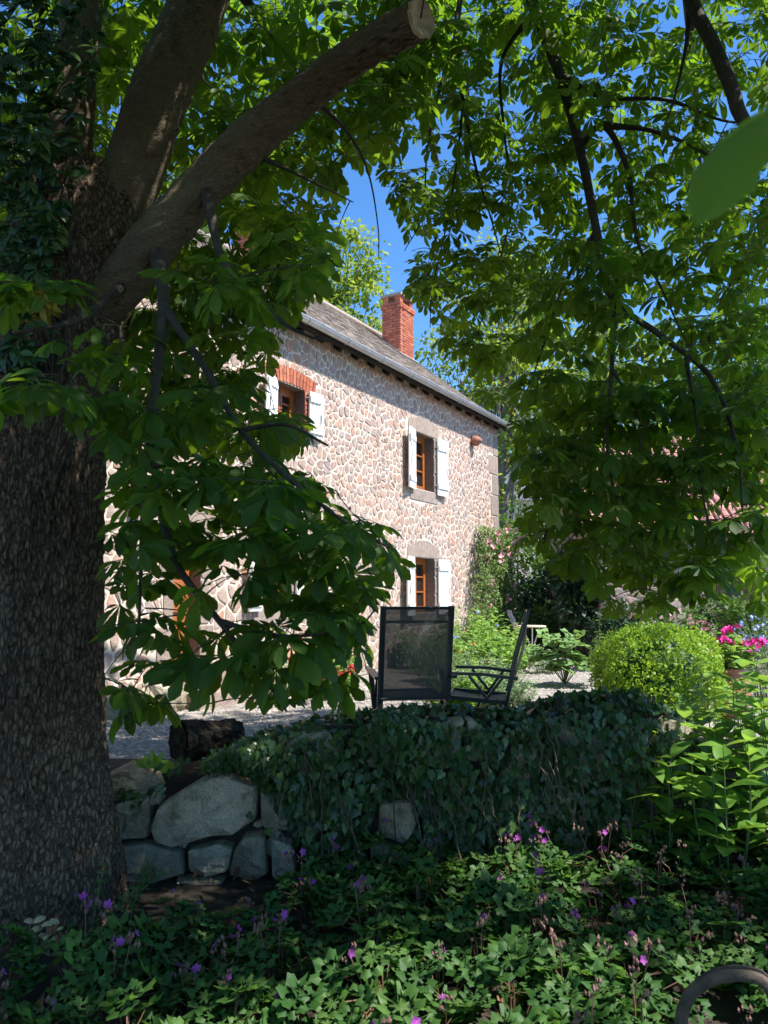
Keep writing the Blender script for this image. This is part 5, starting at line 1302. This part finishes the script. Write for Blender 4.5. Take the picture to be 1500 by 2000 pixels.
# clipped box ball
bc = Vector((P(1285, 1300, 8.0).x, 8.0, TER)); bx = root('box_ball', bc, 'clipped bright green box ball on the sunny terrace', 'shrub'); a = Acc(); rg = random.Random(8)
for _ in range(15000):
    th = rg.random()*6.283; cz = rg.uniform(-.75, 1); sr = math.sqrt(1-cz*cz); dirv = Vector((sr*math.cos(th), sr*math.sin(th), cz))
    rad = 1 + .06*math.sin(th*5+cz*4) + .05*math.sin(th*11-cz*9) + .03*math.sin(th*23+cz*17) - rg.gauss(.03, .035); sq = (abs(dirv.x)**2.6+abs(dirv.y)**2.6+abs(dirv.z)**2.6)**(-1/2.6)
    p = bc + Vector((0, 0, .50)) + Vector((dirv.x*.585, dirv.y*.56, dirv.z*.49))*rad*sq
    put(a, quadleaf(.034, .010), frame(p, dirv*.7+rvec(.55), dirv+rvec(.6), rg.uniform(.7, 1.4)), rg.random())
part('foliage', a, M['box'], bx, kind='stuff')
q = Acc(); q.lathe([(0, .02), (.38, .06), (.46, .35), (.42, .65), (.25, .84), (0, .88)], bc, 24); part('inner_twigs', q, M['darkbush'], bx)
# terracotta urn with pink pelargonium
ub = Vector((P(1425, 1300, 8.6).x, 8.6, TER)); ur = root('terracotta_urn', ub, 'round terracotta urn beside the clipped box ball', 'urn')
q = Acc(); q.lathe([(0, 0), (.10, 0), (.13, .04), (.19, .16), (.205, .28), (.18, .40), (.12, .47), (.125, .50), (.15, .52), (.13, .53), (.10, .5), (0, .47)], ub, 28); part('body', q, M['terracotta'], ur, True)
q = Acc(); q.tube([ub+Vector((.207*math.cos(t), .207*math.sin(t), .3)) for t in np.linspace(0, 6.283, 30)], .008, 6); part('band', q, M['terracotta'], ur)
pl = clump('pelargonium', (ub.x+.02, ub.y, TER+.5), .3, .42, 34, 14, oval, M['meadow'], 'hot pink pelargonium growing in the terracotta urn', 'flower', flowers=(M['hotpink'], .036), fn=15, seed=17)
# climbing rose on the house corner
rs = root('climbing_rose', W(.9, TER, .2), 'climbing rose with pink blooms against the farmhouse corner', 'rose'); a = Acc(); rg = random.Random(14)
for k in range(9):
    t_ = rg.uniform(.2, 1.7); pts = [W(.9+.2*rg.gauss(0, 1), TER, .2)] + [W(t_+.25*rg.gauss(0, 1), TER+z_, .16+.1*rg.random()) for z_ in (.8, 1.6, 2.3, 2.8)]; q = Acc(); q.tube([tuple(p[:3]) for p in spline([tuple(p)+(0,) for p in pts], 4)], .012, 5); part('cane', q, M['twig'], rs)
rl = quadleaf(.062, .022)
for _ in range(8500):
    z_ = rg.uniform(.3, 2.95); wdt = 1.4*(1-.45*max(0, (z_-1.5)/1.5)); t_ = .85+rg.uniform(-1, 1)*wdt*(1-.2*rg.random())
    cen = .5+.5*math.sin(t_*7+z_*3.1)*math.cos(z_*6-t_*4)
    if rg.random() > .35+.65*cen: continue
    p = W(t_, TER+z_, .08 + .42*rg.random()*(.5+cen*.5)); put(a, rl, frame(p, rvec(1), Vector((n2.x*.6, n2.y*.6, .8))+rvec(.5), rg.uniform(.7, 1.3)), rg.random())
for _ in range(1500):                                              # spills round the corner
    p = W(-.35+rg.gauss(0, .25), TER+rg.uniform(.2, 2.2), .1+rg.gauss(0, .2)); put(a, rl, frame(p, rvec(1), Vector((0, 0, 1))+rvec(.5), rg.uniform(.7, 1.3)), rg.random())
part('foliage', a, M['rose_leaf'], rs, kind='stuff')
rb = [flower_cluster(40+i, 4, .038, M['pink']) for i in range(3)]
for i in range(34):
    z_ = rg.choice((rg.uniform(2.3, 3.05), rg.uniform(1, 3))); t_ = .7+rg.uniform(-1.25, 1.1); p = W(t_, TER+z_, .36+.16*rg.random()); inst('bloom', rb[i % 3], Matrix.Translation(p) @ Euler((1.2, 0, rg.random()*6)).to_matrix().to_4x4() @ Matrix.Scale(rg.uniform(.7, 1.3), 4), rs)
# boulders along the house path
def boulder(c, r_, label, seed, mat='granite'):
    rg = random.Random(seed); q = Acc(); V = []; n_, m_ = 16, 9
    for i in range(m_):
        ph = math.pi*i/(m_-1)
        for k in range(n_):
            th = 2*math.pi*k/n_; d_ = np.array((math.sin(ph)*math.cos(th), math.sin(ph)*math.sin(th), math.cos(ph)))
            s_ = 1 + .22*(vnoise(np.array([d_[0]*1.7+seed]), np.array([d_[1]*1.7+d_[2]*2.1]))[0]-.5)*2 + rg.uniform(-.03, .03); s_ *= (abs(d_)**4).sum()**-.12
            V.append(tuple(np.array(c) + d_*np.array(r_)*s_))
    q.add(V, np.array([(i*n_+k, (i+1)*n_+k, (i+1)*n_+(k+1) % n_, i*n_+(k+1) % n_) for i in range(m_-1) for k in range(n_)], np.int32), rnd=rg.random())
    o_ = bpy.data.objects.new('boulder', q.mesh('boulder', M[mat], c)); COL.objects.link(o_); o_.location = c; o_['label'] = label; o_['category'] = 'boulder'
    return o_
for i, (x, y, r_, lab, mt) in enumerate([(225, 1402, (.22, .2, .14), 'flat grey boulder at the gravel edge next to the trunk', 'granite'), (268, 1396, (.17, .17, .15), 'round grey boulder between two others at the gravel edge', 'granite'),
        (306, 1392, (.22, .18, .2), 'tall leaning grey boulder at the gravel edge', 'granite'), (340, 1388, (.15, .16, .17), 'small dark grey boulder last in the row at the gravel edge', 'granite'),
        (352, 1352, (.36, .3, .34), 'big sunlit tan boulder at the end of the stone row', 'fieldstone'), (430, 1330, (.34, .25, .2), 'long low tan boulder in front of the door steps', 'dressed'), (620, 1290, (.4, .22, .34), 'pale boulder leaning on the house wall under the window', 'dressed')]):
    c = on_z(x, y, TER); boulder((c.x, c.y, TER+r_[2]*.75), r_, lab, 50+i, mt)

# ================================================================== BACKGROUND TREES, HEDGES, BUILDINGS
def leafy_tree(name, base, h, crown, nclump, nleaf, leafsz, mat, label, seed, trunk_r=.22, lean=(0, 0), low=.3, cat='tree', tmat='paletrunk', clr=(.5, .9)):
    rg = random.Random(seed); base = Vector(base); r_ = root(name, base, label, cat); rx, ry, rz = crown; cc = base + Vector((lean[0], lean[1], h-rz))
    q = Acc(); top = cc + Vector((0, 0, rz*.4)); pts = [base + Vector((0, 0, -.1)), base.lerp(top, .3)+Vector((rg.gauss(0, .15), rg.gauss(0, .15), 0)), base.lerp(top, .65)+Vector((rg.gauss(0, .2), rg.gauss(0, .2), 0)), top]
    path = spline([tuple(p)+(trunk_r*k_,) for p, k_ in zip(pts, (1.15, .8, .5, .15))], 6); q.tube([p[:3] for p in path], [p[3] for p in path], 10); tr = part('trunk', q, M[tmat], r_, True)
    a = Acc(); lb = Acc(); lf = quadleaf(leafsz, leafsz*.34)
    for k in range(nclump):
        dv = rvec(1).normalized()*(rg.random()**.4); c = cc + Vector((dv.x*rx, dv.y*ry, dv.z*rz)); s = rg.uniform(*clr)*min(rx, rz)*.42
        j = min(len(path)-1, int(len(path)*rg.uniform(low, .95))); b_ = Vector(path[j][:3]); lb.tube([b_, b_.lerp(c, .5)+Vector((0, 0, -.06*(c-b_).length)), c], [trunk_r*.25, trunk_r*.14, .012], 5, cap=False)
        for _ in range(nleaf):
            o_ = rvec(1); o_ = o_.normalized()*s*(rg.random()**.45); p = c + Vector((o_.x, o_.y, o_.z*.6)); put(a, lf, frame(p, Vector((o_.x, o_.y, o_.z-.3*s))+rvec(.4*s+.05), Vector((0, 0, 1))+rvec(.5), rg.uniform(.7, 1.3)), rg.random())
    part('crown', a, mat, r_, kind='stuff'); part('limbs', lb, M[tmat], tr, kind='stuff'); return r_
def bpos(x, Yd): return (P(x, 1200, Yd).x, Yd, TER)
leafy_tree('locust_tree', bpos(985, 27), 14.6, (3.0, 2.6, 5.2), 84, 110, .17, M['locust'], 'airy yellow green locust tree rising behind the farmhouse gable', 61, .2)
leafy_tree('locust_tree', bpos(905, 31), 13.0, (2.2, 2.2, 4.6), 36, 85, .19, M['locust'], 'thin yellow green locust tree right behind the brick gable chimney', 62, .16)
leafy_tree('lime_tree', bpos(628, 30), 16.6, (2.9, 2.6, 5.0), 95, 170, .2, M['locust'], 'dense light green tree showing over the farmhouse roof ridge', 63, .25)
leafy_tree('bare_tree', bpos(990, 24), 8.0, (1.5, 1.2, 2.2), 10, 40, .15, M['bush'], 'half bare pale trunked tree next to the farmhouse corner', 64, .17, cat='tree', lean=(.7, 0))
leafy_tree('ash_tree', bpos(1180, 34), 15, (4.2, 3, 5.2), 60, 130, .24, M['locust'], 'light green tree behind the red roofed outbuilding to its left', 65, .25)
leafy_tree('ash_tree', bpos(1400, 31), 14, (4.2, 3, 5), 60, 130, .24, M['bush'], 'deep green tree behind the middle of the red tiled roof', 66, .25)
leafy_tree('ash_tree', bpos(1600, 27), 13, (4, 3, 5), 60, 120, .22, M['bush'], 'green tree behind the far end of the red tiled roof', 67, .25)
def bush(name, base, rx, ry, h, n_, sz, mat, label, seed, cat='bush'):
    rg = random.Random(seed); base = Vector(base); r_ = root(name, base, label, cat); a = Acc(); lf = quadleaf(sz, sz*.36); cl = []
    for k in range(26):
        th = rg.random()*6.283; u = rg.random()**.5; zz = rg.random(); cl.append((base + Vector((rx*u*math.cos(th)*(1-.4*zz), ry*u*math.sin(th)*(1-.4*zz), h*(.12+.82*zz))), rg.uniform(.25, .42)*min(rx, h*.6)))
    for _ in range(n_):
        c, s = rg.choice(cl); o_ = rvec(1).normalized()*s*(.6+.45*rg.random()); p = c+o_
        if p.z < base.z: continue
        put(a, lf, frame(p, o_+rvec(s*.5), Vector((0, 0, 1))+o_*.8+rvec(.4), rg.uniform(.7, 1.3)), rg.random())
    part('foliage', a, mat, r_, kind='stuff'); q = Acc()
    for k in range(7): q.tube([base+Vector((rg.gauss(0, .1), rg.gauss(0, .1), -.05)), base.lerp(cl[k][0], .6), cl[k][0]], [.04, .03, .01], 5, cap=False)
    part('stems', q, M['twig'], r_, kind='stuff'); return r_
bush('hedge_bush', bpos(1010, 23.5), 1.3, 1.1, 3.9, 4200, .13, M['bush'], 'tall mixed green bush just past the farmhouse corner', 71)
bush('hedge_bush', bpos(1080, 25.5), 1.7, 1.2, 5.0, 4200, .14, M['bush'], 'high green bush below the far slate roof', 72)
bush('dark_hedge', bpos(1060, 21.5), 1.5, 1.0, 2.3, 3600, .12, M['darkbush'], 'dark hedge behind the far folding chair', 73)
bush('dark_hedge', bpos(1135, 17.2), .75, .8, 2.3, 3600, .12, M['darkbush'], 'dark hedge against the corner of the outbuilding', 74)
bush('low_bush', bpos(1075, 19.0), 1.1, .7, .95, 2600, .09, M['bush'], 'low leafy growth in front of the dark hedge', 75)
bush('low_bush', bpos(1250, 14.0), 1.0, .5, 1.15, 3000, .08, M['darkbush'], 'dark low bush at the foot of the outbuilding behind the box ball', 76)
bush('low_bush', bpos(1420, 14.2), 1.0, .5, 1.25, 3000, .08, M['bush'], 'green bush at the outbuilding wall behind the pelargonium', 77)
# stone outbuilding with red tiles
OB = bpos(1178, 16.5); ox0 = OB[0]; obY = 16.5; ob = root('outbuilding', (ox0+4, obY+2.5, TER), 'stone outbuilding with red clay tile roof behind the hanging chestnut leaves', 'building')
def Wo(x, z, out=0.0): return Vector((x, obY - out, z))
EO = TER+2.75; q = Acc(); x1 = ox0+9
q.add([(ox0, obY, TER-.1), (x1, obY, TER-.1), (x1, obY, EO), (ox0, obY, EO)], [(0, 1, 2, 3)]); q.add([(ox0, obY, TER-.1), (ox0, obY, EO), (ox0, obY+2.6, EO+2.5), (ox0, obY+5.2, EO), (ox0, obY+5.2, TER-.1)], [(0, 1, 2, 3, 4)])
q.add([(ox0, obY+5.2, TER-.1), (x1, obY+5.2, TER-.1), (x1, obY+5.2, EO), (ox0, obY+5.2, EO)], [(0, 1, 2, 3)]); ow = part('wall', q, M['oldmortar'], ob)
q = Acc(); rr = random.Random(4); hl = [(ox0+2.4, ox0+3.4, TER, TER+2.05)]
for (s0, poly) in voronoi(ox0, ox0+6.5, TER, EO, .26, .17, rr, hl):
    p = inset(poly, .014)
    if len(p) > 2 and area(p) > .002: stone_piece(q, p, Wo, rr.uniform(.015, .03), rr, rr.random())
for (s0, poly) in voronoi(obY, obY+5.2, TER, EO+2.4, .26, .17, rr):
    p = inset(poly, .014)
    if s0[1] < EO+2.5-abs(s0[0]-obY-2.6)*.97-.12 and len(p) > 2 and area(p) > .002: stone_piece(q, p, lambda y_, z_, o_: Vector((ox0-o_, y_, z_)), rr.uniform(.015, .03), rr, rr.random())
part('stonework', q, M['fieldstone'], ow, kind='stuff')
q = Acc(); q.box((ox0+2.9, obY-.005, TER+1.02), (.48, .03, 1.0)); dd = part('door', q, M['oldwood'], ob)
q = Acc(); q.box((ox0+4.9, obY-.02, TER+1.6), (.4, .03, .45)); ww = part('window', q, M['white'], ob); q = Acc(); q.box((ox0+4.9, obY-.045, TER+1.6), (.34, .01, .39)); part('pane', q, M['glass'], ww)
q = Acc(); sl = math.atan2(2.5, 2.6); Ls = math.hypot(2.5, 2.6)+.35
def Ro(x, s_, o_=0.0): return Vector((x, obY-.25*math.cos(sl)-.0 + s_*math.cos(sl) - o_*math.sin(sl), EO-.25*math.sin(sl)+.06 + s_*math.sin(sl) + o_*math.cos(sl)))
q.add([Ro(ox0-.2, 0), Ro(x1, 0), Ro(x1, Ls-.08), Ro(ox0-.2, Ls-.08), Ro(ox0-.2, 0, -.08), Ro(x1, 0, -.08), Ro(x1, Ls-.08, -.08), Ro(ox0-.2, Ls-.08, -.08)], [(0, 1, 2, 3), (4, 5, 6, 7), (0, 1, 5, 4), (3, 0, 4, 7)])
q.add([(ox0-.2, obY+2.6, EO+2.5), (x1, obY+2.6, EO+2.5), (x1, obY+5.4, EO-.2), (ox0-.2, obY+5.4, EO-.2)], [(0, 1, 2, 3)])
orf = part('roof', q, M['oldwood'], ob); q = Acc()
for r_ in range(int(Ls/.2)):
    x = ox0-.22
    while x < ox0+7.5:
        o0 = .035+random.uniform(0, .008); V = []
        for k in range(5):
            a_ = math.pi*k/4; V += [Ro(x+.09-.085*math.cos(a_), r_*.2-.02, o0-.03+.055*math.sin(a_)), Ro(x+.09-.075*math.cos(a_), r_*.2+.22, .012+.04*math.sin(a_))]
        q.add(V, [(2*k, 2*k+2, 2*k+3, 2*k+1) for k in range(4)], rnd=random.random()); x += .185
part('tiles', q, M['tile'], orf, kind='stuff')
# far house beyond the bushes
fx, fy = P(1040, 1200, 46).x, 46; fh = root('far_house', (fx, fy+3, TER), 'distant house with dark slate roof and brick chimney beyond the bushes', 'house')
q = Acc(); q.box((fx, fy+3, TER+3.6), (6, 3, 3.6)); part('wall', q, M['render'], fh)
q = Acc(); zr = TER+7.2; q.add([(fx-6.3, fy-.3, zr-.1), (fx+6.3, fy-.3, zr-.1), (fx+4.5, fy+3, zr+2.6), (fx-4.5, fy+3, zr+2.6), (fx-6.3, fy+6.3, zr-.1), (fx+6.3, fy+6.3, zr-.1)], [(0, 1, 2, 3), (3, 2, 5, 4), (0, 3, 4), (1, 5, 2)]); part('roof', q, M['darkslate'], fh)
q = Acc(); q.box((fx-1.2, fy+3, zr+3.0), (.5, .35, .9)); part('chimney', q, M['brick'], fh)
for k in (-3.2, 0, 3.2):
    q = Acc(); q.box((fx+k, fy-.03, TER+5), (.45, .03, .7)); wf = part('window', q, M['white'], fh); q = Acc(); q.box((fx+k, fy-.07, TER+5), (.38, .02, .62)); part('pane', q, M['glass'], wf)
# wooded ground rising far behind closes the view
q = Acc(); V = []; nx_ = 60
for i in range(nx_):
    a_ = -1.2+2.4*i/(nx_-1)
    for (r_, z_) in ((60, 0), (95, 4+3*math.sin(i*.7)), (150, 9+3*math.sin(i*.45+1)), (260, 8)): V.append((r_*math.sin(a_), r_*math.cos(a_), z_))
q.add(V, [(i*4+k, (i+1)*4+k, (i+1)*4+k+1, i*4+k+1) for i in range(nx_-1) for k in range(3)]); struct('hills', q, plain('wooded_hill', (.035, .06, .025), .95, .5, .4, bmp=1, bscale=1.2), True)
